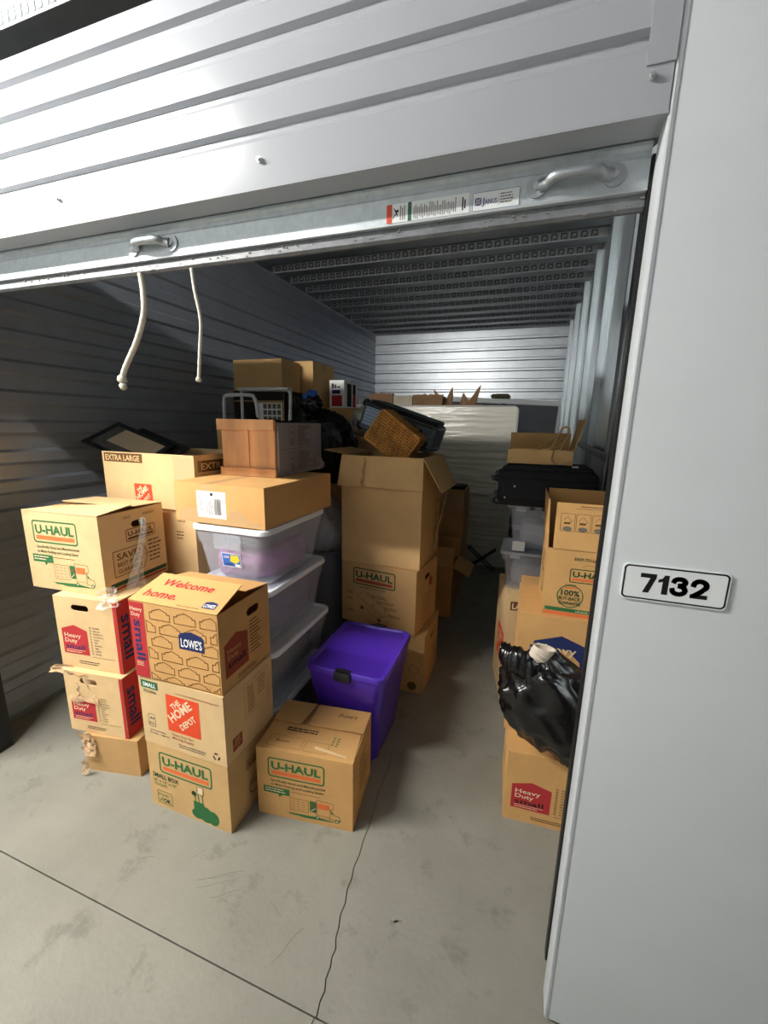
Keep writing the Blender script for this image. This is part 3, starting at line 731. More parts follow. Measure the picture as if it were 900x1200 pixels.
    p.line([(W * .105, H * .13), (W * .12, H * .10), (W * .15, H * .18)], H * .010, 'uhaul_green')
    for cx, cy, r_, ry in ((.60, .12, .075, .10), (.70, .15, .09, .16), (.79, .13, .07, .14)): p.circ(W * cx, H * cy, W * r_, 'uhaul_green', 0, 16, H * ry * 0.8)
    p.rect(W * .56, H * .18, W * .13, H * .14, 'uhaul_green')
    for a_, l_ in ((.58, .46), (.62, .52), (.67, .47)): p.line([(W * (a_ + .01), H * .30), (W * a_, H * l_)], H * .014, 'uhaul_green')
    p.circ(W * .575, H * .44, W * .03, 'uhaul_dark_green', 1, 8); p.poly([(W * .62, H * .46), (W * .69, H * .45), (W * .69, H * .56), (W * .63, H * .57)], 'cream_print', 1); p.rr(W * .62, H * .455, W * .07, H * .11, .003, .002, 'uhaul_green', 2)
    p.done()
    p = c.on('R'); W, H = c.d, c.h; uhaul_logo(p, W * .35, H * .66, W * .4, H * .14, 'brown_print', 'rust_print'); p.ring(W * .5, H * .34, H * .13, H * .012, 'brown_print'); p.text('100%', W * .5, H * .35, H * .07, 'brown_print', width=W * .2, align='c', bold=.02); p.done()
    c = Carton('moving_box', 'tan small box with orange square logo in the middle of the front stack', -1.441, 1.118, 0.323, 0, 0.426, 0.318, 0.315, 'kraft_pale', group=g2); c.close()
    p = c.on('F'); W, H = c.w, c.h
    p.rect(W * .03, H * .85, W * .21, H * .11, 'tag_green'); p.text('SMALL', W * .055, H * .875, H * .058, 'white_print', width=W * .16, bold=.03); p.text('PEQUEÑA', W * .06, H * .785, H * .042, 'uhaul_dark_green', width=W * .16)
    p.text('www.homedepotmoving.com', W * .45, H * .875, H * .026, 'rust_print', width=W * .50)
    depot_logo(p, W * .33, H * .30, min(W * .40, H * .54))
    p.text('Heavy Duty Box', W * .37, H * .235, H * .036, 'rust_print', width=W * .26); p.text('Moving Supply', W * .37, H * .18, H * .036, 'rust_print', width=W * .26)
    p.rr(W * .08, H * .27, W * .09, H * .19, H * .03, H * .008, 'grey_print'); p.circ(W * .115, H * .40, H * .018, 'grey_print'); p.circ(W * .145, H * .40, H * .018, 'grey_print'); p.text('ECO', W * .09, H * .30, H * .045, 'grey_print', width=W * .07, bold=.02)
    p.micro(W * .09, H * .21, W * .24, 1, .01, 'grey_print', h=H * .014, seed=4); p.text('Books  Libros', W * .09, H * .165, H * .028, 'black_print', width=W * .24)
    p.micro(W * .44, H * .11, W * .42, 2, H * .035, 'grey_print', h=H * .014, seed=9)
    for k in range(3):
        a_ = PI / 2 + k * 2 * PI / 3; cx, cy = W * .885, H * .115
        p.line([(cx + math.cos(a_ + b_) * H * .045, cy + math.sin(a_ + b_) * H * .045) for b_ in (-.35, .1, .55)], H * .022, 'black_print')
    p.done()
    p = c.on('R'); W, H = c.d, c.h; p.rr(W * .38, H * .42, W * .52, H * .50, .004, .0012, 'line_brown'); p.micro(W * .44, H * .84, W * .18, 10, H * .040, 'line_brown', h=.004, seed=2); p.micro(W * .66, H * .84, W * .2, 5, H * .055, 'line_brown', h=.004, seed=3)
    depot_logo(p, W * .12, H * .12, H * .19, 'rust_print', 'kraft_dull'); p.done()
    c = Carton('moving_box', 'brick-patterned box with lifted Welcome home flap on top of the front stack', -1.439, 1.112, 0.639, 1.6, 0.419, 0.330, 0.330, 'kraft_warm', holes=[('R', 0.215, 0.262, 0.085, 0.036)], closed=False, group=g2)
    p = c.on('F'); W, H = c.w, c.h
    p.rect(0.001, 0.001, W * .175, H - .003, 'red_print'); p.text('Heavy', W * .012, H * .885, H * .050, 'cream_print', width=W * .145, bold=.015); p.text('Duty', W * .022, H * .815, H * .050, 'cream_print', width=W * .105, bold=.015)
    p.text('small', W * .045, H * .765, H * .135, 'navy_print', width=H * .53, bold=.03, rot=-PI / 2); p.micro(W * .03, H * .2, W * .11, 3, H * .022, 'cream_print', h=.003, seed=5)
    bw, bh = W * .235, H * .142
    for r_ in range(7):
        y0 = H * .955 - bh - r_ * H * .172
        for k in range(-1, 4):
            x0 = W * .205 + (k + (0.5 if r_ % 2 else 0.13)) * W * .285
            if x0 + bw < W * .22 or x0 > W * .95: continue
            pts = [(x0, y0), (x0 + bw, y0), (x0 + bw, y0 + bh * .60), (x0 + bw * .86, y0 + bh * .60), (x0 + bw * .86, y0 + bh * .74), (x0 + bw * .5, y0 + bh), (x0 + bw * .14, y0 + bh * .74), (x0 + bw * .14, y0 + bh * .60), (x0, y0 + bh * .60)]
            pts = [(min(max(a_, W * .195), W * .985), min(max(b_, H * .012), H * .975)) for a_, b_ in pts]
            if x0 + bw * .5 > W * .48 and x0 < W * .72 and r_ == 2: continue
            p.line(pts, .0034, 'line_brown', 0, True)
    lowes_badge(p, W * .565, H * .505, W * .275, H * .235, 1); p.done()
    p = c.on('R'); W, H = c.d, c.h; gable(p, W * .08, H * .16, W * .44, H * .50, 'rust_print', ear=0.0)
    p.text('Heavy', W * .13, H * .45, H * .06, 'kraft_dull', width=W * .26); p.text('Duty', W * .13, H * .37, H * .06, 'kraft_dull', width=W * .2); p.text('small', W * .13, H * .265, H * .085, 'black_print', width=W * .33, bold=.03)
    for k in range(10): p.rect(W * .56, H * (.66 - .047 * k), W * (.16 + .1 * ((k * 7) % 5) / 5), .0042, 'black_print')
    p.micro(W * .3, H * .08, W * .5, 2, .011, 'black_print', h=.004, seed=2); p.done()
    c.flap('R', 0.14, -30, dz=-0.03); c.flap('L', 0.14, -12, dz=-0.02)
    c.flap('B', 0.155, 9, dz=0.001)
    o, fr = c.flap('F', 0.165, 21, dz=0.001, skew=(0.03, 0.0))
    p = Print(o.parent, fr, 'printed_welcome'); W, L_ = c.w, 0.165
    p.text('Welcome', W * .20, L_ * .60, L_ * .23, 'red_print', width=W * .58, bold=.03, shear=0.2); p.text('home.', W * .10, L_ * .20, L_ * .23, 'red_print', width=W * .38, bold=.03, shear=.2)
    lowes_badge(p, W * .80, L_ * .12, W * .14, L_ * .22); p.text("Moving on? Use your box again!", W * .55, L_ * .06, L_ * .035, 'black_print', width=W * .24); p.done()

    # --- single box in front of the purple tote
    c = Carton('moving_box', 'truck-printed box standing alone on the floor in front of the purple tote', -0.973, 1.243, 0, 7.2, 0.425, 0.312, 0.327, 'kraft_warm', closed=False, amp=0.003)
    uhaul_front(c, 7)
    c.flap('L', 0.16, -1, dz=-0.012); c.flap('R', 0.16, -1, dz=-0.012)
    _, fb = c.flap('B', 0.148, 3, dz=0.0, u0=0.0, u1=0.60); c.flap('B', 0.145, 2.2, dz=0.0, u0=0.63, u1=1.0, skew=(0.02, 0.0))
    _, fr = c.flap('F', 0.172, -1.2, dz=0.0, skew=(0.0, -0.01))
    W = c.w
    p = Print(c.root, fr, 'printed_lettering')
    p.rr(W * .08, .022, W * .36, .062, .002, .0012, 'brown_print'); p.rr(W * .47, .022, W * .24, .058, .002, .0012, 'brown_print'); p.text('Bowls', W * .16, .05, .014, 'brown_print', width=W * .14); p.micro(W * .2, .135, W * .4, 2, .014, 'black_print', h=.007, seed=3)
    p.micro(W * .72, .118, .012, 4, .014, 'uhaul_green', h=.006, seed=3); p.micro(W * .765, .115, .012, 4, .014, 'uhaul_green', h=.006, seed=4); 
    p.done()
    p = Print(c.root, fb, 'handwriting'); p.text('Living', W * .12, .05, .024, 'brown_print', width=W * .22, shear=.3); p.done()
    bm = BM(); sheet(bm, lambda u, v: fr(W * (.58 + .34 * u), .030 - .012 * v + .022 * (1 - u), .003 + .004 * (1 - u) * (1 - v)), 4, 2); obj('torn_edge', bm, 'kraft_pale', c.root)
    p = c.on('R'); W, H = c.d, c.h; p.micro(W * .3, H * .75, W * .5, 5, H * .1, 'brown_print', h=.008, seed=5); p.done()
front_left()

# ------------------------------------------------------------------ plastic totes and what stands on them
def tote(name, label, x, y, z, w, d, h, yaw=0, group=None, body='clear_tote', lid='tote_lid', taper=0.035, lidh=0.030, sticker=False, latches=False, cat='plastic tote', top_bevel=0.012):
    a = math.radians(yaw)
    cx = x + math.cos(a) * w / 2 - math.sin(a) * d / 2; cy = y + math.sin(a) * w / 2 + math.cos(a) * d / 2
    t = thing(name, label, cat, (cx, cy, z), a, group); hb = h - lidh
    bm = BM(); k = taper
    def ring(zz, e): 
        f = 1 - zz / hb; s = 0.012 + k * f + e; return rrect(w - 2 * s, d - 2 * s, 0.05, zz, 5)
    loft(bm, [ring(0.0, 0.01), ring(0.012, 0), ring(hb * .3, 0), ring(hb * .76, 0), ring(hb * .775, -0.006), ring(hb - .0006, -0.006)], True, True, False)
    loft(bm, [ring(hb - .0006, -.003), ring(hb * .5, 0.003), ring(0.014, 0.004)], True, False, True)
    b = obj('tote_body', bm, body, t, 40)
    bm = BM(); W, D = w, d
    loft(bm, [rrect(W - .01, D - .01, .05, hb, 5), rrect(W, D, .05, hb + .004, 5), rrect(W, D, .05, hb + lidh - .008, 5), rrect(W - .008, D - .008, .05, hb + lidh - .002, 5), rrect(W - .03, D - .03, .045, hb + lidh - .002, 5),
              rrect(W - .05, D - .05, .04, hb + lidh - top_bevel, 5)], True, True, True)
    obj('tote_lid', bm, lid, t, 40)
    if latches:
        for s in (-1, 1):
            bm = BM(); bx(bm, -.042, .042, s * (D / 2 + .006) - .012, s * (D / 2 + .006) + .008, hb - .012, hb + lidh + .002); bev(bm, .006, 2); bx(bm, -.036, .036, s * (D / 2 - .010) - .008, s * (D / 2 - .010) + .008, hb + lidh - .001, hb + lidh + .004)
            obj('latch', bm, 'black_metal', t, 30)
    else:
        for s in (-1, 1):
            bm = BM(); sx = 0.012 + k * .2
            bx(bm, -.075, .075, s * (D / 2 - sx + .012) - .005, s * (D / 2 - sx + .012) + .005, hb * .70, hb * .97); bev(bm, .003, 1); obj('grip', bm, body, t)
    if sticker:
        yy = lambda zz: -(D / 2 - 0.012 - k * (1 - zz / hb)) - .0015
        p = Print(t, lambda u, v, off: Vector((-.05 + u, yy(.09 + v) - off, .09 + v)), 'sticker', .001)
        p.rect(0, 0, .105, .070, 'white_print'); p.rect(.003, .004, .099, .062, 'sticker_blue', 1); p.poly([(.045, .030), (.075, .020), (.098, .035), (.095, .062), (.052, .062)], 'sticker_yellow', 2); p.rect(.07, .006, .028, .012, 'white_print', 2); p.text('CLEAR', .01, .045, .012, 'white_print', width=.032, bold=.02, layer=2); p.rect(.02, .010, .035, .010, 'sticker_navy', 2)
        p.done()
    return t
def clothes(label, x, y, z, w, d, h, m, seed):
    """soft folded clothes lying inside a tote"""
    bm = BM()
    lump(bm, (0, 0, h * .5), (w / 2, d / 2, h * .5), .10, 6, seed, .05, 14, 36, 22, lambda v: 1.0 / max(abs(v.x), abs(v.y), abs(v.z)) ** .75, None)
    for v in bm.verts:
        v.co.x = max(-w / 2, min(w / 2, v.co.x)); v.co.y = max(-d / 2, min(d / 2, v.co.y)); v.co.z = max(0.0, min(h, v.co.z))
    o = obj('clothes_bundle', bm, m, None, True, (x, y, z)); return tag(o, label, 'clothes')
def totes():
    g = 'clear totes stacked behind the front boxes'
    S = [(-1.462, 1.470, 0.0, .440, .585, .312, 'bottom clear tote of the stack, half hidden behind the lone truck-printed box'),
         (-1.461, 1.468, .3125, .440, .592, .300, 'clear tote with dark folded clothes, third from the top of the tote stack'),
         (-1.487, 1.474, .613, .440, .597, .296, 'clear tote with grey and red clothes, second from the top of the tote stack'),
         (-1.468, 1.474, .9095, .420, .590, .290, 'clear tote with purple clothes and blue sticker, topmost of the tote stack')]
    for i, (x, y, z, w_, d_, h_, lab) in enumerate(S): tote('storage_tote', lab, x, y, z, w_, d_, h_, 0, g, sticker=(i == 3))
    q = [('grey clothes packed in the bottom clear tote', 'cloth_grey', .2), ('dark clothes packed in the clear tote third from the top', 'cloth_dark', .2), ('grey clothes filling the clear tote second from the top', 'cloth_grey', .2), ('purple clothes folded in the topmost clear tote', 'cloth_purple', .15)]
    for (x, y, z, w_, d_, h_, lab), (l2, m, hh), k in zip(S, q, range(4)):
        clothes(l2, x + w_ / 2, y + d_ / 2, z + .015, w_ - .125, d_ - .125, hh, m, k + 1)
    clothes('red folded garment lying on the grey clothes in a clear tote', -1.487 + .33, 1.474 + .43, .8285, .12, .20, .035, 'cloth_red', 7)
    clothes('dusty red garment on the dark clothes in a clear tote', -1.461 + .33, 1.468 + .40, .5285, .12, .20, .05, 'cloth_red', 8)
    clothes('grey sweater lying on the purple clothes in the topmost tote', -1.468 + .21, 1.474 + .31, 1.0755, .26, .40, .07, 'cloth_grey', 9)
    # flat carton with the white shipping label
    c = Carton('shipping_carton', 'flat tan carton with a white barcode label lying on the top clear tote', -1.565, 1.504, 1.200, -0.9, .505, .626, .188, 'kraft_warm', amp=.003, cat='cardboard box')
    c.flap('F', .312, 0); c.flap('B', .312, 0)
    bm = BM(); sheet(bm, lambda u, v: Vector((-.08 + .05 * u, -c.d / 2 + c.d * v, c.h + T + .0012)), 1, 6); sheet(bm, lambda u, v: c.pt('F', .17 + .05 * u, c.h - .002 - .035 * v, .0022), 1, 2); obj('packing_tape', bm, 'tape', c.root)
    bm = BM(); sheet(bm, lambda u, v: c.pt('F', .02 + .46 * u, .004 + (.045 + .02 * math.sin(u * 11) + .02 * noise.noise(Vector((u * 6, 1, 2)))) * v, .002 + .0015 * abs(noise.noise(Vector((u * 30, v * 9, 1))))), 30, 4); obj('packing_tape', bm, 'tape', c.root)
    p = c.on('F', 'shipping_label'); p.rect(.135, .028, .165, .125, 'white_print')
    r = random.Random(3)
    xx = .235
    while xx < .272: a_ = r.uniform(.001, .003); p.rect(xx, .045, a_, .075, 'black_print', 1); xx += a_ + r.uniform(.0012, .003)
    for k in range(4): p.rect(.195 + .009 * k, .042, .003, .05 + .012 * (k % 3), 'grey_print', 1)
    p.rect(.215, .132, .014, .014, 'black_print', 1); p.micro(.145, .125, .04, 6, .012, 'grey_print', h=.003, seed=2); p.line([(.286, .05), (.290, .12)], .0012, 'grey_print', 1); p.text('F', .278, .13, .012, 'black_print', layer=1); p.done()
    # wooden crate
    x, y, z, w_, d_, h_ = -1.553, 1.821, 1.3885, .343, .505, .287
    t = thing('wooden_crate', 'wooden crate with board front and lettered grey side on the flat tan carton', 'crate', (x + w_ / 2, y + d_ / 2, z), math.radians(1.4))
    fy = -d_ / 2
    for s in (0, 1):
        bm = box(-w_ / 2 + .010 + s * (w_ / 2 - .008), -.001 + s * (w_ / 2 - .010) if s == 0 else w_ / 2 - .012, fy + .002, fy + .018, .0, h_ - .004); obj('front_board', bev(bm, .0015, 1), 'wood', t)
    obj('front_rail', bev(box(-w_ / 2 - .006, w_ / 2 - .006, fy - .016, fy + .0015, h_ - .052, h_ + .004), .002, 1), 'wood', t); obj('front_rail', bev(box(-w_ / 2 + .004, w_ / 2 - .002, fy - .016, fy + .0015, 0, .042), .002, 1), 'wood', t)
    obj('batten', box(-.005, .007, fy - .004, fy + .0018, .043, h_ - .053), 'wood', t)
    for s in (-1, 1):
        sd = obj('side_panel', box(s * (w_ / 2 - .006) - .006, s * (w_ / 2 - .006) + .006, fy + .019, d_ / 2, 0, h_ - .01), 'grey_board', t)
    p = Print(t, lambda u, v, off: Vector((w_ / 2 + off, fy + .019 + u, v)), 'side_lettering')
    D = d_ - .02; H = h_ - .01
    p.line([(D * .02, H * .50), (D * .98, H * .52)], .002, 'plum_print')
    for k, (a_, b_) in enumerate(((.30, .04), (.30, .54))):
        p.line([(D * .20, H * b_), (D * .20, H * (b_ + .42))], .002, 'plum_print'); p.line([(D * .36, H * b_), (D * .36, H * (b_ + .42))], .002, 'plum_print')
        [p.rr(D * .235, H * (b_ + .03 + .13 * q), D * .09, H * .10, .008, .003, 'plum_print') for q in range(3)]; p.circ(D * .28, H * (b_ + .08), .008, 'plum_print')
        for j in range(16): p.micro(D * (.40 + .0), H * (b_ + .40 - .025 * j), D * .42, 1, .01, 'plum_print', h=.003, seed=j + 20 * k, fill=.5 + .5 * rnd.random())
    p.done()
    obj('back_panel', box(-w_ / 2 + .012, w_ / 2 - .012, d_ / 2 - .012, d_ / 2, 0, h_ - .01), 'wood', t); obj('crate_floor', box(-w_ / 2 + .013, w_ / 2 - .013, fy + .019, d_ / 2 - .013, 0, .008), 'wood', t)
    # black cloth tote bag slumped in the crate
    bm = BM()
    def bagfn(u, v):
        a_ = 2 * PI * u; top = .33 + .075 * max(0, math.sin(a_ * 2 + .5)) + .02 * noise.noise(Vector((math.cos(a_) * 2, math.sin(a_) * 2, 4)))
        k = 1 + .06 * noise.noise(Vector((math.cos(a_) * 3, math.sin(a_) * 3, v * 3)))
        return Vector((-1.395 + .145 * k * math.cos(a_), 2.105 + .195 * k * math.sin(a_), 1.3985 + (top - .05) * v))
    g_ = sheet(bm, bagfn, 40, 8); bm.faces.new(g_[0][:-1]); bmesh.ops.remove_doubles(bm, verts=bm.verts, dist=.0003)
    tag(obj('cloth_bag', bm, 'black_cloth', None, True), 'open black cloth bag slumped inside the wooden crate', 'bag')
    # folding step stool behind, on a hidden carton
    # bow
    bm = BM()
    for k in range(26):
        a_ = 2.4 * k; th = math.acos(1 - 2 * (k + .5) / 26); dv = Vector((math.sin(th) * math.cos(a_), math.sin(th) * math.sin(a_), math.cos(th)))
        s_ = dv.orthogonal().normalized(); c_ = Vector((-1.181, 2.235, 1.4275))
        ring_ = [c_ + dv * (.012 + .022 * math.sin(PI * i / 9)) + s_ * .011 * math.cos(2 * PI * i / 9) + dv.cross(s_) * .004 * k / 26 for i in range(10)]
        tube(bm, ring_, .0032, 5)
    tag(obj('ribbon_bow', bm, 'bow_pink', None, True), 'small pale pink ribbon bow at the back corner of the wooden crate', 'bow')
totes()
def purple():
    t = tote('storage_tote', 'purple plastic tote with black latches on the floor behind the lone truck-printed box', -0.940, 1.592, 0, .415, .495, .522, 0, None, 'purple_plastic', 'purple_plastic', .05, .034, False, True)
    for x in (-.11, .11):
        bm = BM(); tube(bm, [(x - .05, .21, .5185), (x + .05, .21, .5185)], .003, 6); obj('lid_rib', bm, 'purple_plastic', t, True)
purple()

# ------------------------------------------------------------------ middle stack: tall open carton, basket, suitcase
def middle():
    g = 'tall boxes stacked behind the purple tote'
    c = Carton('moving_box', 'brown box on the floor at the bottom of the stack behind the purple tote', -0.949, 2.270, 0, 0.3, .457, .416, .398, 'kraft_dull', group=g, amp=.004, holes=[('R', .21, .31, .09, .03)]); c.close()
    p = c.on('F'); p.ring(c.w * .86, c.h * .42, .03, .003, 'brown_print'); p.circ(c.w * .84, c.h * .12, .03, 'brown_print'); p.done()
    c = Carton('moving_box', 'truck-diagram box with green logo under the tall open carton', -1.069, 2.320, .3985, -7.2, .518, .375, .416, 'kraft_dull', group=g, holes=[('R', .19, .33, .09, .032)]); c.close()
    p = c.on('F'); W, H = c.w, c.h
    uhaul_logo(p, W * .17, H * .66, W * .56, H * .25, 'uhaul_dark_green', 'rust_print'); p.text('Loading Your Truck', W * .25, H * .60, H * .035, 'uhaul_dark_green', width=W * .36, bold=.012)
    for q in ([(.22, .48), (.34, .55), (.62, .33), (.60, .22), (.50, .14), (.22, .36)], [(.34, .55), (.37, .50), (.70, .24), (.68, .15), (.62, .10), (.50, .14)], [(.22, .48), (.26, .42), (.56, .20)], [(.40, .30), (.52, .40)], [(.55, .18), (.66, .22)], [(.30, .45), (.34, .35)], [(.44, .38), (.48, .24)]): p.line([(W * a, H * b) for a, b in q], .0022, 'brown_print')
    p.circ(W * .29, H * .27, .012, 'brown_print'); p.circ(W * .53, H * .12, .012, 'brown_print'); p.rect(W * .50, H * .02, W * .14, H * .05, 'brown_print')
    for k, (a, b, l) in enumerate(((.42, .50, .28), (.50, .43, .26), (.60, .35, .22), (.64, .24, .2), (.08, .50, .1), (.08, .40, .1), (.08, .2, .12))): p.micro(W * a, H * b, W * l, 2, .011, 'brown_print', h=.0045, seed=k)
    p.done()
    p = c.on('R'); W, H = c.d, c.h; p.poly([(W * .6, H * .62), (W * .75, H * .60), (W * .75, H * .72), (W * .68, H * .78), (W * .6, H * .73)], 'rust_print'); p.micro(W * .3, H * .5, W * .5, 7, .03, 'brown_print', h=.005, seed=3); p.done()
    c = Carton('wardrobe_box', 'tall plain carton with its flaps folded out holding the wicker basket', -1.060, 2.297, .815, -1.3, .512, .479, .668, 'kraft', closed=False, amp=.004, group=g, cat='cardboard box')
    c.flap('F', .185, 258, dz=-.001, skew=(-.012, .012)); c.flap('R', .225, 240, dz=0.0, skew=(.02, -.02)); c.flap('L', .165, 172, dz=0.0, u0=0.0, u1=.84); c.flap('B', .22, 215, dz=0)
    bm = BM(); r = random.Random(5)
    pts = [(-.105 + r.uniform(-.008, .008), -c.d / 2 - .0105 - .032 * k / 14 * 0 - .042 * k / 14, c.h - .012 - .16 * k / 14) for k in range(15)]
    tube(bm, pts, [.003 + .004 * r.random() for _ in pts], 5); o = obj('crease_tear', bm, 'kraft_dull', c.root)
    p = c.on('R'); p.micro(c.d * .7, c.h * .55, .1, 8, .03, 'brown_print', h=.005, seed=4); p.done()
    clothes('grey blankets packed inside the tall open carton under the basket', -.802, 2.532, .822, .48, .44, .585, 'cloth_dark', 14)
    # wicker basket
    wv, hv, dv = .284, .204, .17
    ang = math.radians(36)
    t = thing('wicker_basket', 'brown woven wicker basket tipped over on top of the tall open carton', 'basket', (-.770, 2.375 + dv / 2, 1.588), 0, None, (0, ang, 0))
    bm = BM(); loft(bm, [[(x, z, y) for x, y, _ in rrect(wv, hv, .012, 0, 3)] for z in (-dv / 2 + .006, dv / 2)], True, True, False); loft(bm, [[(x, z, y) for x, y, _ in rrect(wv - .016, hv - .016, .01, 0, 3)] for z in (dv / 2, -dv / 2 + .014)], True, False, True)
    obj('basket_shell', bm, 'wicker_dark', t)
    bm = BM(); rows = 13
    for j in range(rows):
        z = -hv / 2 + hv * (j + .5) / rows
        path = [(-wv / 2 + wv * i / 40, -dv / 2 + .003 - .0035 * math.sin(i * PI / 2.0 + PI * (j % 2)), z + .002 * math.sin(i * 1.3 + j)) for i in range(41)]
        tube(bm, path, hv / rows * .46, 5)
        for s in (-1, 1):
            path = [(s * (wv / 2 + .0025 * math.sin(i * PI / 2 + PI * (j % 2))), -dv / 2 + dv * i / 20, z) for i in range(21)]; tube(bm, path, hv / rows * .44, 5)
    for s in (-1, 1):
        for j in range(13):
            x = -wv / 2 + wv * (j + .5) / 13
            tube(bm, [(x, -dv / 2 + dv * i / 20, s * (hv / 2 + .0025 * math.sin(i * PI / 2 + PI * (j % 2)))) for i in range(21)], wv / 13 * .42, 5)
    o = obj('weave', bm, 'wicker', t, True); o['kind'] = 'stuff'
    bm = BM(); tube(bm, [(x, -dv / 2 - .001, y) for x, y, _ in rrect(wv + .004, hv + .004, .014, 0, 3)] + [(wv / 2 + .002, -dv / 2 - .001, -hv / 2 + .012)], .0048, 6); obj('border', bm, 'wicker', t, True)
    # suitcase on its side behind the basket
    L_, Th, W_ = .514, .19, .34; ang = math.radians(18)
    t = thing('suitcase', 'patterned soft suitcase with black wheels lying tilted behind the wicker basket', 'suitcase', (-.812, 2.590 + W_ / 2, 1.655), 0, None, (0, ang, 0))
    bm = box(-L_ / 2, L_ / 2, -W_ / 2, W_ / 2, -Th / 2, Th / 2 - .01); obj('case_body', bev(bm, .022, 3), 'case_grey', t, 40)
    p = Print(t, lambda u, v, off: Vector((-L_ / 2 + u, -W_ / 2 - off, -Th / 2 + v)), 'zigzag_fabric', .0006)
    p.rect(.024, .02, .20, Th - .055, 'zigzag_blue')
    for j in range(7): p.line([(.026 + .012 * i, .026 + .0205 * j + (.010 if i % 2 else 0)) for i in range(17)], .0042, 'zigzag_white', 1)
    p.done()
    bm = BM(); q = rrect(L_ - .004, W_ - .004, .03, 0, 4)
    for zz in (Th / 2 - .028, -Th / 2 + .03): tube(bm, [(x, y, zz) for x, y, _ in q] + [(q[0][0], q[0][1], zz)], .0065, 6)
    obj('piping', bm, 'black_metal', t, True)
    bm = box(-L_ / 2 + .03, L_ / 2 - .02, -W_ / 2 + .02, W_ / 2 - .02, Th / 2 - .0098, Th / 2 + .016); obj('front_pocket', bev(bm, .012, 3), 'case_grey', t, 40)
    bm = box(-L_ / 2 + .05, L_ / 2 - .005, -W_ / 2 + .004, -W_ / 2 + .05, Th / 2 - .016, Th / 2 + .012); obj('pocket_flap', bev(bm, .008, 2), 'black_cloth', t, 40)
    for zz in (Th / 2 - .022, -Th / 2 + .022):
        for yy in (-W_ / 2 + .035, W_ / 2 - .035):
            bm = BM(); lump(bm, (-L_ / 2 + .012, yy, zz), (.034, .036, .030), .02, 3, 1, 0, 5, 14, 10); w_ = obj('wheel_housing', bm, 'black_metal', t, True)
            bm = BM(); disc(bm, (-L_ / 2 - .030, yy - .012, zz), (0, 1, 0), .024, .024, 18); bev_ = obj('wheel', bm, 'bag_black', w_, 40)
    bm = BM(); tube(bm, smooth_path([(L_ / 2 - .09, -W_ / 2 - .002, .03), (L_ / 2 - .085, -W_ / 2 - .022, .02), (L_ / 2 - .06, -W_ / 2 - .026, -.005), (L_ / 2 - .035, -W_ / 2 - .022, -.03), (L_ / 2 - .03, -W_ / 2 - .002, -.04)], 5), .009, 8); obj('carry_handle', bm, 'black_cloth', t, True)
    bm = BM()
    for x in (.06, .11): bx(bm, x - .014, x + .014, -W_ / 2 - .008, -W_ / 2 - .0004, Th / 2 - .06, Th / 2 - .03); 
    o = obj('buckle', bm, 'black_metal', t); o['kind'] = 'stuff'
    # rope on the right side of the tall carton
    bm = BM(); pts = smooth_path([(-.500, 2.79, 1.215), (-.505, 2.76, 1.16), (-.513, 2.70, 1.07), (-.521, 2.62, .98), (-.520, 2.60, .90), (-.524, 2.575, .875)], 8)
    for k in range(3):
        tube(bm, [p_ + Vector((0.004 * math.cos(i * .9 + k * 2.09), 0.004 * math.sin(i * .9 + k * 2.09), 0)) for i, p_ in enumerate(pts)], .0048, 6)
    tag(obj('twisted_rope', bm, 'rope_tan', None, True), 'tan twisted rope hanging down the right side of the tall open carton', 'rope')
    # bin and the bag in it
    t = thing('waste_bin', 'round dark grey plastic bin standing behind the clear totes', 'bin', (-1.283, 2.475, 0))
    bm = BM(); circ = lambda r_, z: [(r_ * math.cos(2 * PI * i / 36), r_ * math.sin(2 * PI * i / 36), z) for i in range(36)]
    loft(bm, [circ(.155, 0), circ(.158, .01), circ(.188, .80), circ(.188, .83)], True, True, False); loft(bm, [circ(.184, .83), circ(.15, .012)], True, False, True); obj('bin_body', bm, 'bin_grey', t, 40)
    bm = BM(); tube(bm, circ(.190, .832) + [circ(.190, .832)[0]], .010, 8); obj('bin_rim', bm, 'bin_grey', t, True)
    bm = BM(); lump(bm, (0, 0, 0), (.16, .16, .26), .18, 5, 3, .14, 9, 36, 26); tag(obj('clear_bag', bm, 'bag_film', None, True, (-1.283, 2.475, .945)), 'clear plastic bag bulging out of the dark grey bin', 'bag')
    # boxes deeper in on this side
    g2 = 'boxes deep along the aisle'
    c = Carton('moving_box', 'brown open-topped box on the floor just behind the tall carton stack', -.925, 3.40, 0, 0, .405, .36, .47, 'kraft_warm', closed=False, group=g2)
    c.flap('F', .17, 60, dz=0); c.flap('R', .16, 205); c.flap('B', .17, 92); c.flap('L', .16, 110)
    c = Carton('moving_box', 'tall brown carton on the floor in front of the wrapped mattresses', -.945, 3.95, 0, 0, .415, .38, .80, 'kraft_dull', group=g2); c.close()
    c = Carton('moving_box', 'dark reddish carton on top of the tall brown one by the mattresses', -.945, 3.96, .8005, 0, .412, .36, .262, 'kraft_grey', group=g2); c.close()
    tag(obj('black_case', bev(box(-.76, -.54, 3.99, 4.2, 1.0632, 1.094), .006, 2), 'black_cloth', None, 40), 'flat black case on the reddish carton by the mattresses', 'case')
middle()

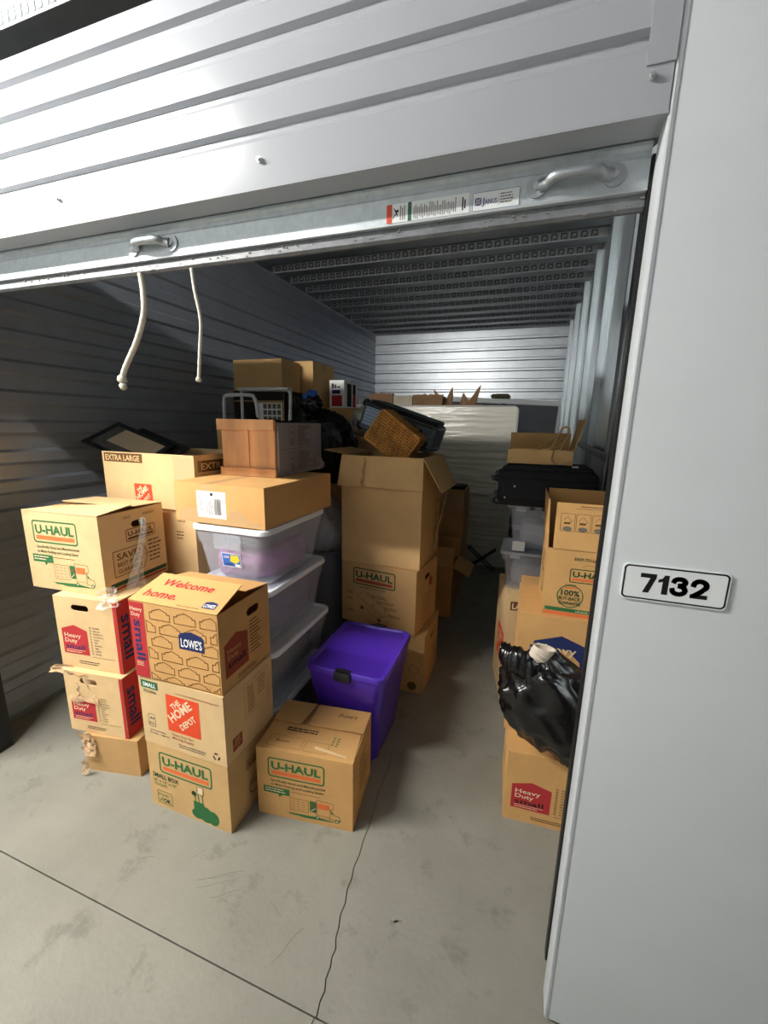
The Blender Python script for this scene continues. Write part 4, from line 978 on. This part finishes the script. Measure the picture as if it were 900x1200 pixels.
# ------------------------------------------------------------------ behind the front stacks, left
def left_back():
    c = Carton('moving_box', 'tan carton at the bottom of the extra large box stack by the ribbed wall', -2.20, 1.685, 0, 0, .58, .50, .60, 'kraft_pale', cat='cardboard box'); c.close()
    c = Carton('moving_box', 'tan carton with dark print directly under the extra large box', -2.205, 1.68, .6005, 0, .580, .50, .60, 'kraft_pale', cat='cardboard box'); c.close()
    p = c.on('F'); W, H = c.w, c.h; p.text('OS', W * .80, H * .90, H * .045, 'brown_print', width=W * .09, bold=.02); p.micro(W * .78, H * .80, W * .10, 3, .018, 'brown_print', h=.006, seed=4); p.done()
    c = Carton('moving_box', 'extra large tan box with orange logo square and taped corner behind the left stack', -2.222, 1.665, 1.2012, 0, .632, .485, .292, 'kraft_pale', closed=False, amp=.003, cat='cardboard box')
    p = c.on('F'); W, H = c.w, c.h
    p.rect(W * .02, H * .815, W * .44, H * .165, 'brown_print'); p.text('EXTRA LARGE', W * .04, H * .845, H * .105, 'kraft_pale', width=W * .39, bold=.02)
    depot_logo(p, W * .345, -H * .02 + .01, H * .42, 'depot_orange', 'cream_print'); p.done()
    p = c.on('R'); p.rect(c.d * .05, c.h * .70, c.d * .92, c.h * .20, 'brown_print'); p.text('EXTRA LARGE', c.d * .10, c.h * .74, c.h * .12, 'kraft_pale', width=c.d * .8, bold=.02); p.done()
    c.flap('B', .20, -72, dz=-.002); c.flap('R', .20, -78, dz=-.002, u0=.02, u1=.98)
    bm = BM(); sheet(bm, lambda u, v: c.pt('F', W * (.79 + .205 * u), H * (1 - .5 * v * (1 - .3 * u * (noise.noise(Vector((u * 4, 2, 2))) + 1))) - .002, .0015 + .003 * abs(noise.noise(Vector((u * 9, v * 9, 3))))), 12, 10)
    sheet(bm, lambda u, v: c.pt('R', .05 * u, H * (1 - .8 * v) - .002, .0015), 3, 6); obj('packing_tape', bm, 'tape', c.root)
    # picture frames leaning on the extra large box
    def frame(name, label, O, U, V, bw, glass, mm, th=.011):
        O, U, V = Vector(O), Vector(U), Vector(V); N = U.cross(V).normalized()
        t = thing(name, label, 'picture frame', O); lu, lv = U.length, V.length; Un, Vn = U.normalized(), V.normalized()
        M_ = Matrix((Un, Vn, N)).transposed().to_4x4()
        bm = BM()
        for a in ((0, lu, 0, bw), (0, lu, lv - bw, lv), (0, bw, bw, lv - bw), (lu - bw, lu, bw, lv - bw)): bx(bm, a[0], a[1], a[2], a[3], 0, th, M_)
        o = obj('frame_border', bm, mm, t); o['kind'] = 'stuff'
        obj('frame_glass', box(bw, lu - bw, bw, lv - bw, th * .3, th * .6, M_), glass, t)
        return t, M_, lu, lv
    t, M_, lu, lv = frame('picture_frame', 'black glazed picture frame sticking up out of the extra large box', (-2.427, 1.70, 1.540), (0.0, .25, .108), (.43, 0, -.13), .03, 'frame_glass', 'frame_black')
    obj('tan_reflection', box(.09, lu - .035, .10, lv - .04, .0024, .0030, M_), 'reflection_tan', t)  # tan sheet paints a reflection into the glass
    frame('picture_frame', 'black framed board with a pale edge behind the glazed picture frame', (-2.297, 1.755, 1.507), (0.0, .25, .108), (.36, 0, -.11), .03, 'black_print', 'frame_black')
    # hidden supports behind the crate
    for x, y, w_, d_, hs, lab in ((-2.03, 2.36, .46, .27, (.82, .80), ('plain carton on the floor behind the wooden crate, under the step stool', 'plain carton directly under the folding step stool')),
                                  (-1.665, 2.70, .46, .36, (.62, .60), ('plain carton on the floor below the black rubbish bag', 'plain carton directly under the big black rubbish bag at the back')),
                                  (-2.39, 2.99, .50, .31, (.74, .72), ('plain carton on the floor under the white printed carton', 'plain carton directly under the white printed carton')),
                                  (-2.17, 3.32, .385, .43, (.92, .905), ('plain carton on the floor at the left wall beside the white printed one', 'plain carton directly under the taller sealed box at the left wall')),
                                  (-1.755, 3.50, .32, .36, (.91, .895), ('plain carton on the floor under the white poster-printed carton', 'plain carton directly under the white poster-printed carton')),
                                  (-1.43, 3.16, .34, .30, (.78, .76), ('plain carton on the floor under the white wrapped bundle', 'plain carton directly under the white wrapped bundle'))):
        z = 0
        for h_, l_ in zip(hs, lab):
            c = Carton('moving_box', l_, x, y, z, 0, w_, d_, h_, 'kraft_dull', cat='cardboard box'); c.close(); z += h_ + .0006
    c = Carton('printed_carton', 'white carton with dark print windows under the small sealed box on the left', -2.385, 2.995, 1.4615, 0, .49, .30, .466, 'kraft_grey', cat='cardboard box'); c.close()
    p = c.on('F'); W, H = c.w, c.h; p.rect(W * .50, H * .30, W * .46, H * .48, 'white_print'); p.rect(.002, H * .82, W - .004, H * .17, 'black_print'); p.rect(.002, .002, W * .48, H * .80, 'black_print')
    for a in range(4):
        for b in range(3): p.rect(W * (.60 + .09 * a), H * (.46 + .11 * b), W * .07, H * .085, 'grey_print', 1)
    p.done(); p = c.on('R'); p.rect(.002, .002, c.d - .004, c.h - .006, 'black_print'); 
    for a in range(4): p.rect(c.d * (.2 + .16 * a), c.h * .72, .018, c.h * .2, 'grey_print', 1)
    p.done()
    c = Carton('moving_box', 'small sealed brown box topmost at the left, behind the step stool', -2.372, 3.00, 1.929, 0, .464, .28, .236, 'kraft', cat='cardboard box'); c.close(); c.tape(front=.06)
    c = Carton('moving_box', 'taller sealed brown box right of the topmost small one by the left wall', -2.165, 3.325, 1.8275, 0, .36, .41, .362, 'kraft', cat='cardboard box'); c.close(); c.tape(front=.06)
    c = Carton('printed_carton', 'white upright carton with black and red poster print by the left wall', -1.74, 3.51, 1.8075, 0, .145, .30, .24, 'white_print', cat='cardboard box'); c.close(m='white_print')
    p = c.on('F'); W, H = c.w, c.h; p.rect(W * .15, H * .06, W * .7, H * .40, 'red_print'); p.rect(W * .18, H * .52, W * .55, H * .14, 'navy_print'); p.rect(W * .17, H * .72, W * .13, H * .18, 'black_print'); p.rect(W * .36, H * .72, W * .10, H * .14, 'black_print'); p.rect(W * .52, H * .74, W * .22, H * .05, 'black_print'); p.done()
    p = c.on('R'); p.rect(.06, .012, .10, c.h - .03, 'black_print'); p.rect(.19, .012, .07, c.h * .5, 'red_print'); p.rect(.19, c.h * .55, .07, c.h * .38, 'black_print'); p.done()
    # folding step stool
    t = thing('step_stool', 'folded grey metal step stool with tube hoops behind the wooden crate', 'stool', (-1.80, 2.42, 1.622))
    def tb(nm, pts, r_, n_=5, m_='tube_paint'):
        bm = BM(); tube(bm, smooth_path(pts, n_), r_, 10); obj(nm, bm, m_, t, True)
    tb('front_hoop', [(-.195, -.02, .0), (-.192, -.02, .12), (-.186, -.02, .19), (-.155, -.02, .218), (0.02, -.02, .218), (.055, -.02, .20), (.072, -.02, .15), (.085, -.02, .0)], .012)
    tb('back_hoop', [(-.15, .12, .0), (-.15, .12, .20), (-.15, .12, .245), (-.11, .12, .262), (.20, .12, .262), (.235, .12, .25), (.245, .12, .22), (.235, .12, .0)], .012)
    bm = box(-.16, .245, .085, .155, .255, .277); obj('step', bev(bm, .008, 2), 'tube_paint', t, 40)
    bm = BM()
    for x0, x1 in ((-.193, -.15), (.083, .235)): tube(bm, [(x0, -.02, .02), (x1, .12, .02)], .006, 6)
    o = obj('link_bar', bm, 'steel_dull', t); o['kind'] = 'stuff'
    # black rubbish bag with blue drawstring
    t = thing('rubbish_bag', 'big black rubbish bag with a blue drawstring behind the wooden crate', 'bag', (-1.43, 2.87, 1.222))
    def shp(v): return 1 - .25 * max(0, v.z) ** 2
    bm = BM(); lump(bm, (0, 0, .30), (.235, .175, .33), .16, 5, 6, .10, 10, 56, 40, shp, -.30); bm2 = bm
    for v in bm.verts: v.co.x += -.10 * max(0, v.co.z - .3) / .3; v.co.z = max(v.co.z, .001)
    obj('bag_body', bm, 'bag_black', t, True)
    bm = BM(); tube(bm, smooth_path([(-.16, -.09, .56), (-.13, -.11, .62), (-.085, -.11, .655), (-.05, -.10, .64)], 6), [.02 + .012 * abs(math.sin(i * .7)) for i in range(19)], 9); obj('drawstring', bm, 'bag_blue', t, True)
    bm = BM(); lump(bm, (-.10, -.10, .58), (.10, .06, .075), .2, 6, 4, .2, 12, 30, 18); obj('bag_neck', bm, 'bag_black', t, True)
    # white wrapped bundle
    bm = BM(); lump(bm, (0, 0, .135), (.16, .14, .135), .14, 5, 9, .07, 9, 40, 26, None, -.12)
    for v in bm.verts: v.co.z = max(v.co.z, .001)
    tag(obj('wrapped_bundle', bm, 'mattress_low', None, True, (-1.27, 3.30, 1.543)), 'white plastic-wrapped bundle left of the patterned suitcase', 'bundle')
left_back()

# ------------------------------------------------------------------ the back of the unit
def back():
    for lab, z0, z1, m, sd in (('lower wrapped mattress standing on its long edge on the floor at the back', .001, .856, 'mattress_low', 1), ('upper cream mattress in shiny plastic standing on its edge across the back', .878, 1.894, 'mattress_film', 2)):
        t = thing('mattress', lab, 'mattress', (-1.13, 5.06, z0), 0, 'wrapped mattresses across the back')
        W, H, D = 2.0, z1 - z0, .20
        bm = BM(); lp = rrect(W, H, .055, 0, 5, 0, H / 2)
        loops = []
        for y, ins in ((-.5, .022), (-.47, .006), (-.42, 0), (.42, 0), (.47, .006), (.5, .022)):
            loops.append([(x * (1 - 2 * ins / W), y * D, (z - H / 2) * (1 - 2 * ins / H) + H / 2) for x, z, _ in lp])
        loft(bm, loops); obj('mattress_core', bm, 'white_cloth', t, 40)
        bm = BM()
        def film(u, v):
            x = -W / 2 + .01 + (W - .02) * u; z = .01 + (H - .02) * v
            wr = noise.noise(Vector((u * 3.2 + sd, v * 24, sd))) * .7 + noise.noise(Vector((u * 9, v * 60, sd + 3))) * .35
            ed = min(1, min(u, 1 - u) * 12) * min(1, min(v, 1 - v) * 9)
            return Vector((x, -D / 2 - .008 - .016 * (wr + .6) * ed, z))
        sheet(bm, film, 60, 110); obj('plastic_cover', bm, m, t, True)
        bm = BM(); tube(bm, [(x, -D / 2 + .004, z) for x, z, _ in lp] + [(lp[0][0], -D / 2 + .004, lp[0][1])], .009, 6); obj('edge_piping', bm, 'white_cloth', t, True)
    # large framed panel against the back wall
    t = thing('framed_panel', 'large slate grey panel in a white frame leaning on the ribbed back wall', 'panel', (.385, 6.93, .01), 0, None, (0, math.radians(2.4), 0))
    W, H = 1.76, 2.05
    for a, nm in (((-W, 0, H - .075, H), 'frame_rail'), ((-W, 0, 0, .075), 'frame_rail'), ((-W, -W + .075, .0755, H - .0755), 'frame_stile'), ((-.075, 0, .0755, H - .0755), 'frame_stile')): obj(nm, bev(box(a[0], a[1], -.02, .02, a[2], a[3]), .004, 1), 'frame_white', t)
    obj('panel_board', box(-W + .076, -.076, -.008, .008, .076, H - .076), 'panel_slate', t)
    obj('paper_tag', box(-.045, .005, -.0225, -.0205, H - .20, H - .15), 'white_print', t)
    obj('hang_clip', box(-.90, -.85, -.03, -.0205, H - .085, H - .07), 'black_metal', t)
    # paper-wrapped flat things standing behind the mattress
    for i, (x0, x1, h_, m, lab) in enumerate(((-2.02, -1.70, 2.06, 'paper_brown', 'brown paper-wrapped flat parcel standing leftmost behind the mattress'), (-1.69, -1.44, 2.03, 'paper_pale', 'pale paper-wrapped flat parcel standing between the two brown ones'), (-1.43, -1.05, 2.045, 'paper_brown', 'brown paper-wrapped flat parcel standing right of the pale one'))):
        bm = BM(); n = 22
        for s, y in ((0, 5.24), (1, 5.30)):
            pass
        def wrap(u, v):
            e = noise.noise(Vector((u * 9 + i * 4, 1, 3)))
            return Vector((x0 + (x1 - x0) * u, 5.25 - .006 * noise.noise(Vector((u * 8, v * 20, i))), .001 + (h_ + .02 * e - .001) * v))
        ga = sheet(bm, wrap, n, 20); gb = sheet(bm, lambda u, v: wrap(u, v) + Vector((0, .06 + .008 * noise.noise(Vector((u * 7, v * 7, 8))), 0)), n, 20)
        for a, b in ((ga[-1], gb[-1]), (ga[0], gb[0]), ([r[0] for r in ga], [r[0] for r in gb]), ([r[-1] for r in ga], [r[-1] for r in gb])):
            for k in range(len(a) - 1): bm.faces.new((a[k], a[k + 1], b[k + 1], b[k]))
        tag(obj('paper_parcel', bm, m, None, 30), lab, 'parcel', 'paper-wrapped parcels behind the mattress')
    t = thing('crumpled_paper', 'spiky brown paper crumpled on top of the flat parcels at the back', 'paper', (-1.06, 5.42, 0))
    c = Carton('moving_box', 'tall plain carton behind the mattress under the spiky brown paper', -1.20, 5.36, 0, 0, .62, .3, 1.93, 'kraft_grey', cat='cardboard box'); c.close()
    for x, z0, lean, hh, w_ in ((-.04, 1.934, -.10, .19, .05), (.05, 1.934, .05, .215, .05), (.34, 1.934, .11, .235, .055), (.27, 1.934, -.03, .14, .06), (.0, 1.934, .0, .10, .09)):
        bm = BM(); loops = []
        for k in range(7):
            f = k / 6; r_ = w_ * (1 - f) ** .8 + .003
            loops.append([(x + lean * f + r_ * math.cos(a) * (1 + .35 * noise.noise(Vector((a, f * 3, x * 9)))), r_ * .5 * math.sin(a), z0 + hh * f) for a in (2 * PI * i / 9 for i in range(9))])
        loft(bm, loops); obj('paper_spike', bm, 'paper_brown', t)
    bm = BM(); lump(bm, (0, 0, .035), (.145, .02, .038), .15, 5, 2, .06, 8, 30, 16, lambda v: 1 / max(abs(v.x), abs(v.z), .5) ** .5)
    o = obj('camouflage_pouch', bm, 'camo', None, True, (-.47, 6.93, 2.101)); tag(o, 'small camouflage pouch lying on the top edge of the white-framed panel', 'pouch')
    # folded luggage stand in front of the lower mattress
    t = thing('luggage_stand', 'dark folding luggage stand on the floor before the lower mattress', 'stand', (-.40, 4.72, 0))
    for s in (-1, 1):
        for y in (0, .1):
            bm = BM(); tube(bm, [(-.15 * s, y, .015), (.15 * s, y, .27)], .009, 8); obj('leg', bm, 'black_metal', t, True)
    for x in (-.15, .15): bm = BM(); tube(bm, [(x, -.02, .27), (x, .12, .27)], .009, 8); obj('top_rail', bm, 'black_metal', t, True)
back()

# ------------------------------------------------------------------ right-hand stack
def right():
    g = 'boxes stacked along the right wall'
    c = Carton('moving_box', 'red and tan heavy duty small box on the floor at right under the black bag', .036, 1.585, 0, 3.6, .395, .30, .336, 'kraft_warm', group=g); c.close()
    p = c.on('F'); small_end(p, c.w * .95, c.h, ink='black_print'); p.done()
    p = c.on('L'); p.rect(c.d * .5, c.h * .45, .012, .09, 'brown_print'); p.done()
    c = Carton('moving_box', 'low brown box hidden behind the black bag, on the red-printed one', .008, 1.72, .3368, 1.5, .40, .36, .176, 'kraft_warm', group=g); c.close()
    p = c.on('F'); p.rect(.02, .075, .03, .012, 'black_print'); 
    for k in range(4): p.rect(.03 + .011 * k, .015, .006, .05, 'brown_print')
    p.done()
    c = Carton('moving_box', 'brown box with navy heavy duty panel behind the black bag', .030, 1.755, .5135, 1.0, .385, .37, .372, 'kraft_warm', group=g); c.close()
    p = c.on('F'); W, H = c.w, c.h
    gable(p, W * .14, H * .12, W * .64, H * .68, 'navy_print'); p.text('Heavy', W * .22, H * .58, H * .10, 'cream_print', width=W * .40, bold=.012); p.text('Duty', W * .22, H * .45, H * .10, 'cream_print', width=W * .30, bold=.012); p.text('medium', W * .22, H * .30, H * .11, 'sticker_blue', width=W * .45, bold=.03)
    for k in range(8): p.rr(W * .845, H * (.76 - .085 * k), .011, .011, .002, .002, 'brown_print'); p.rect(W * .90, H * (.76 - .085 * k), W * .07, .009, 'brown_print')
    p.done()
    c = Carton('moving_box', 'open buy-back-guarantee box with its print flap standing up, right side', .118, 1.775, .886, 0.5, .285, .33, .296, 'kraft_warm', closed=False, group=g)
    p = c.on('F'); W, H = c.w * 1.14, c.h
    p.text('EASY-TO-LIFT HANDLES', W * .32, H * .855, H * .045, 'uhaul_dark_green', width=W * .52, bold=.015); p.line([(W * .42, H * .77), (W * .46, H * .80), (W * .72, H * .79), (W * .75, H * .76)], .0015, 'line_brown')
    uhaul_logo(p, W * .29, H * .54, W * .50, H * .19, 'uhaul_dark_green')
    p.ring(W * .315, H * .325, H * .165, H * .014, 'uhaul_green'); p.text('100%', W * .315, H * .335, H * .085, 'uhaul_dark_green', width=W * .22, bold=.03, align='c'); p.text('BUY-BACK', W * .315, H * .265, H * .055, 'uhaul_dark_green', width=W * .26, bold=.03, align='c'); p.text('GUARANTEE', W * .315, H * .200, H * .048, 'uhaul_dark_green', width=W * .26, bold=.03, align='c'); p.text('U-HAUL', W * .315, H * .475, H * .035, 'uhaul_green', width=W * .13, align='c'); p.rect(W * .22, H * .445, W * .19, H * .02, 'uhaul_orange')
    for k, tt in enumerate(('NEED FEWER?', 'TAKE BACK', "We'll buy", 'the rest')): p.text(tt, W * .56, H * (.38 - .065 * k), H * .042, 'uhaul_dark_green', width=W * .26, bold=.015)
    p.rect(W * .03, H * .085, c.w * .94, H * .055, 'uhaul_green'); p.text('uhaul.com', W * .40, H * .098, H * .032, 'cream_print', width=W * .26); p.rect(W * .01, H * .025, c.w * .96, H * .05, 'uhaul_orange'); p.done()
    p = c.on('L'); p.ring(c.d * .6, c.h * .38, .05, .012, 'uhaul_green'); p.micro(c.d * .3, c.h * .75, c.d * .5, 4, .02, 'brown_print', seed=5); p.done()
    _, fr = c.flap('F', .19, 82, dz=0, u0=.06, u1=1.0)
    p = Print(c.root, fr, 'printed_lettering')
    p2 = Print(c.root, fr, 'printed_lettering')
    w_ = c.w
    p2.rect(.07, .168, .14, .0014, 'brown_print'); p2.micro(.09, .176, .10, 1, .01, 'brown_print', h=.003)
    for k in range(4):
        x0 = .02 + .058 * k; p2.rr(x0, .075, .052, .072, .004, .0016, 'brown_print'); p2.circ(x0 + .026, .085, .018, 'grey_print', 0, 10, .010); p2.line([(x0 + .01, .12), (x0 + .025, .135), (x0 + .042, .115), (x0 + .02, .105)], .0014, 'brown_print'); p2.rect(x0 + .012, .104, .024, .008, 'brown_print')
    p2.done()
    c.flap('L', .20, 93, dz=0); c.flap('B', .205, 88, dz=0); c.flap('R', .18, 95, dz=0)
    c = Carton('moving_box', 'narrow upright brown carton behind the open buy-back box', .036, 2.14, 0, 1.5, .30, .165, .865, 'kraft_warm', group=g); c.close()
    p = c.on('F'); p.micro(.055, .845, .030, 7, .015, 'black_print', h=.008, seed=6); p.micro(.02, .725, .06, 1, .01, 'brown_print', h=.010); p.rr(.02, .63, .07, .08, .004, .003, 'brown_print'); p.micro(.03, .69, .05, 4, .016, 'brown_print', h=.006); p.done()
    c = Carton('moving_box', 'tan large box with orange side print under the two clear totes at right', -.026, 2.37, 0, 11, .38, .40, .698, 'kraft_pale', group=g); c.close()
    p = c.on('F'); p.rect(.012, .615, .16, .055, 'brown_print'); p.text('LARGE', .022, .625, .036, 'cream_print', width=.13, bold=.03); p.done()
    p = c.on('L'); depot_logo(p, c.d * .30, c.h * .30, c.d * .55, 'depot_orange', 'kraft_pale'); p.done()
    # two clear totes
    def ctote(label, x, y, z, w, d, h, seed):
        t = thing('clear_tote', label, 'plastic tote', (x + w / 2, y + d / 2, z), 0, 'small clear totes under the black suitcase')
        bm = BM(); hb = h - .018; R_ = lambda zz, s: rrect(w - 2 * s, d - 2 * s, .035, zz, 4)
        loft(bm, [R_(0, .052), R_(.01, .046), R_(hb * .82, .022), R_(hb * .84, .008), R_(hb - .001, .004)], True, True, False); loft(bm, [R_(hb - .001, .008), R_(hb * .8, .027), R_(.014, .05)], True, False, True)
        obj('tote_body', bm, 'clear_tote', t, 40)
        bm = BM(); loft(bm, [R_(hb, .0), R_(hb + .012, 0), R_(hb + .017, .006), R_(hb + .012, .03)]); obj('tote_lid', bm, 'clear_lid', t, 40)
        for x_ in (-.3, .3): bm = box(w * x_ - .03, w * x_ + .03, -d / 2 - .008, -d / 2 - .001, hb - .02, hb + .014); obj('clasp', bev(bm, .002, 1), 'clear_lid', t)
        return t
    ctote('lower small clear tote with wide lid on the LARGE-printed box', -.100, 2.46, .6985, .43, .34, .246, 1)
    ctote('upper small clear tote directly under the black suitcase', -.082, 2.50, .945, .40, .30, .278, 2)
    clothes('white papers lying in the lower small clear tote', .10, 2.63, .715, .27, .20, .14, 'white_cloth', 21)
    clothes('pale cloth lying in the upper small clear tote', .12, 2.65, .961, .24, .17, .15, 'white_cloth', 22)
    tag(obj('paper_card', box(-.035, .035, -.002, .002, 0, .055, Matrix.Rotation(-.25, 4, 'X')), 'white_print', None, None, (.0, 2.488, .947)), 'small white card propped on the lid of the lower small clear tote', 'card')
    # black suitcase lying flat
    t = thing('suitcase', 'black fabric suitcase lying flat on the small clear totes at the right', 'suitcase', (.115, 2.53, 1.226))
    W, D, H = .505, .37, .212
    bm = box(-W / 2, W / 2, -D / 2, D / 2, .012, H); obj('case_body', bev(bm, .03, 4), 'navy_cloth', t, 40)
    bm = box(-W / 2 + .03, W / 2 - .03, -D / 2 + .03, D / 2 - .03, H - .008, H + .022); obj('top_pocket', bev(bm, .014, 3), 'navy_cloth', t, 40)
    bm = BM(); q = rrect(W + .002, D + .002, .035, 0, 5)
    for zz in (.05, H - .045): tube(bm, [(x, y, zz) for x, y, _ in q] + [(q[0][0], q[0][1], zz)], .005, 6)
    obj('zip_piping', bm, 'black_cloth', t, True)
    for zz in (.035, H - .05):
        for yy in (-D / 2 + .045, D / 2 - .045):
            bm = BM(); lump(bm, (-W / 2 + .004, yy, zz), (.03, .03, .026), .02, 3, 1, 0, 5, 12, 8); h_ = obj('wheel_housing', bm, 'black_metal', t, True); bm = BM(); disc(bm, (-W / 2 - .022, yy - .011, zz), (0, 1, 0), .019, .022, 16); obj('wheel', bm, 'bag_black', h_, 40)
    for x, zz in ((-.163, .125), (.10, .125), (-.21, .06)):
        bm = BM(); disc(bm, (x, -D / 2 - .0005, zz), (0, -1, 0), .0055, .003, 10); obj('rivet_head', bm, 'rivet', t, True)
    for x in (-.06, .0): bm = box(x - .012, x + .012, -D / 2 - .004, -D / 2 + .01, .0, .016); obj('foot', bm, 'black_metal', t)
    bm = box(-.04, .04, -D / 2 + .02, -D / 2 + .05, H + .0205, H + .034); obj('carry_handle', bev(bm, .005, 2), 'black_cloth', t)
    bm = box(.12, .15, -D / 2 + .05, -D / 2 + .075, H + .0222, H + .030); obj('zip_pull', bm, 'rivet', t)
    # shallow open carton with hangers on the suitcase
    c = Carton('shallow_carton', 'shallow open carton of tan hangers on top of the black suitcase', -.100, 2.415, 1.4705, 0, .335, .28, .078, 'kraft', closed=False, amp=.001, cat='cardboard box')
    c.flap('R', .17, 103, dz=0, m='kraft_dull'); c.flap('B', .10, 60, dz=0)
    for k, (pts, lab) in enumerate((([(-.02, 2.50, 1.50), (.06, 2.54, 1.545), (.13, 2.57, 1.600), (.175, 2.58, 1.615), (.19, 2.57, 1.59), (.16, 2.54, 1.555), (.09, 2.52, 1.53), (.0, 2.48, 1.505)], 'tan plastic hanger lying leftmost in the shallow carton'),
                                   ([(.08, 2.47, 1.51), (.13, 2.50, 1.56), (.155, 2.51, 1.62), (.175, 2.52, 1.665), (.205, 2.52, 1.67), (.21, 2.51, 1.63), (.18, 2.49, 1.57), (.16, 2.47, 1.52)], 'tan plastic hanger standing up at the right of the shallow carton'))):
        bm = BM(); tube(bm, smooth_path(pts, 7), .006, 7); tag(obj('clothes_hanger', bm, 'tan_plastic', None, True), lab, 'hanger', 'tan hangers in the shallow carton')
    bm = BM(); tube(bm, smooth_path([(.135, 2.412, 1.545), (.128, 2.405, 1.50), (.15, 2.405, 1.478), (.19, 2.405, 1.478), (.225, 2.409, 1.50)], 7), .004, 6); tag(obj('cord_loop', bm, 'tan_plastic', None, True), 'loop of tan cord hanging over the front of the shallow carton', 'cord')
    # steel rail
    bm = box(-.02, .015, 0, 1.55, -.003, 0); bx(bm, .012, .015, 0, 1.55, -.045, -.003)
    o = obj('bed_rail', bm, 'steel_dull', None, None, (.372, 2.38, 1.545)); o.rotation_euler = (.012, 0, -.012); tag(o, 'long steel bed rail angle running along the right wall studs', 'rail')
    # black rubbish bag and the pale shoe sticking out
    t = thing('rubbish_bag', 'shiny black rubbish bag slumped on the red-printed box by the right jamb', 'bag', (.17, 1.60, .338))
    bm = BM(); lump(bm, (0, 0, .235), (.200, .105, .235), .14, 4, 12, .10, 5, 72, 56, lambda v: 1 + .12 * v.z)
    for v in bm.verts:
        k = (v.co.z - .235) / .235
        v.co.x += .02 - .075 * k; v.co.y += -.035 - .01 * k
        v.co.z = max(v.co.z, .001); v.co.y = min(v.co.y, .108)
        v.co += Vector((0, -1, 0)) * .012 * abs(noise.noise(Vector((v.co.x * 14 + v.co.z * 9, v.co.z * 5, 3))))
    obj('bag_body', bm, 'bag_black', t, True)
    bm = BM(); pts = smooth_path([(.03, -.06, .40), (-.05, -.075, .425), (-.12, -.075, .445), (-.175, -.06, .455), (-.20, -.03, .46)], 8); n = len(pts); loops = []
    for i, p_ in enumerate(pts):
        r_ = .035 + .020 * math.sin(PI * i / (n - 1)) + .004 * math.sin(i * 1.9)
        loops.append([p_ + Vector((0.2 * r_ * math.cos(a), r_ * .7 * math.cos(a), r_ * math.sin(a))) * (1 + .22 * noise.noise(Vector((math.cos(a) * 2, math.sin(a) * 2, i * .25)))) for a in (2 * PI * k / 20 for k in range(20))])
    loft(bm, loops); obj('bag_roll', bm, 'bag_black', t, True)
    bm = BM(); loops = []
    for k in range(9):
        f = k / 8; rx = .028 + .010 * f; ry = .020
        loops.append([(rx * math.cos(a) * (1 - .5 * (f == 0)), ry * math.sin(a) * (1 - .5 * (f == 0)), -.06 + .15 * f + .012 * math.cos(a) * f) for a in (2 * PI * i / 20 for i in range(20))])
    loops += [[(x * .86, y * .8, z - .002) for x, y, z in loops[-1]], [(x * .75, y * .7, z - .07) for x, y, z in loops[-1]]]
    loft(bm, loops); t2 = thing('canvas_shoe', 'pale cream canvas shoe poking out of the black bag at right', 'shoe', (.090, 1.530, .785), 0, None, (0.1, .42, 0)); obj('shoe_upper', bm, 'shoe_cream', t2, 40)
    bm = BM()
    for k in range(4): tube(bm, [(-.02, -.0235, .0 + .02 * k), (.018, -.0245, .006 + .02 * k)], .0022, 5)
    o = obj('stitching', bm, 'paper_pale', t2); o['kind'] = 'stuff'
right()

# ------------------------------------------------------------------ ropes on the door
def ropes():
    y = 1.056
    for lab, pts, r_ in (('thick cream pull rope with a knotted end hanging leftmost from the door bar', [(-1.156, 2.100), (-1.152, 2.042), (-1.160, 1.982), (-1.198, 1.909), (-1.256, 1.833), (-1.277, 1.795)], .0085), ('thin cream pull rope with a small knot hanging right of the thick one', [(-.962, 2.097), (-.956, 2.039), (-.942, 1.957), (-.952, 1.874), (-.964, 1.790)], .0052)):
        t = thing('pull_rope', lab, 'rope', (pts[0][0], y, pts[0][1]), 0, 'pull ropes on the roller door')
        P = smooth_path([(a - pts[0][0], 0.0, b - pts[0][1]) for a, b in pts], 10)
        bm = BM(); tube(bm, P, [r_ * (1 + .06 * math.sin(i * 2.1)) for i in range(len(P))], 9); obj('rope_strand', bm, 'rope_cream', t, True)
        e = P[-1]; bm = BM(); lump(bm, e, (r_ * 1.7, r_ * 1.7, r_ * 1.6), .2, 6, 2, 0, 5, 14, 10); obj('rope_knot', bm, 'rope_cream', t, True)
        if r_ > .007: bm = BM(); lump(bm, e + Vector((.002, 0, -.022)), (r_ * 1.3, r_ * 1.3, r_ * 1.5), .25, 6, 4, 0, 5, 14, 10); obj('frayed_end', bm, 'rope_cream', t, True)
ropes()
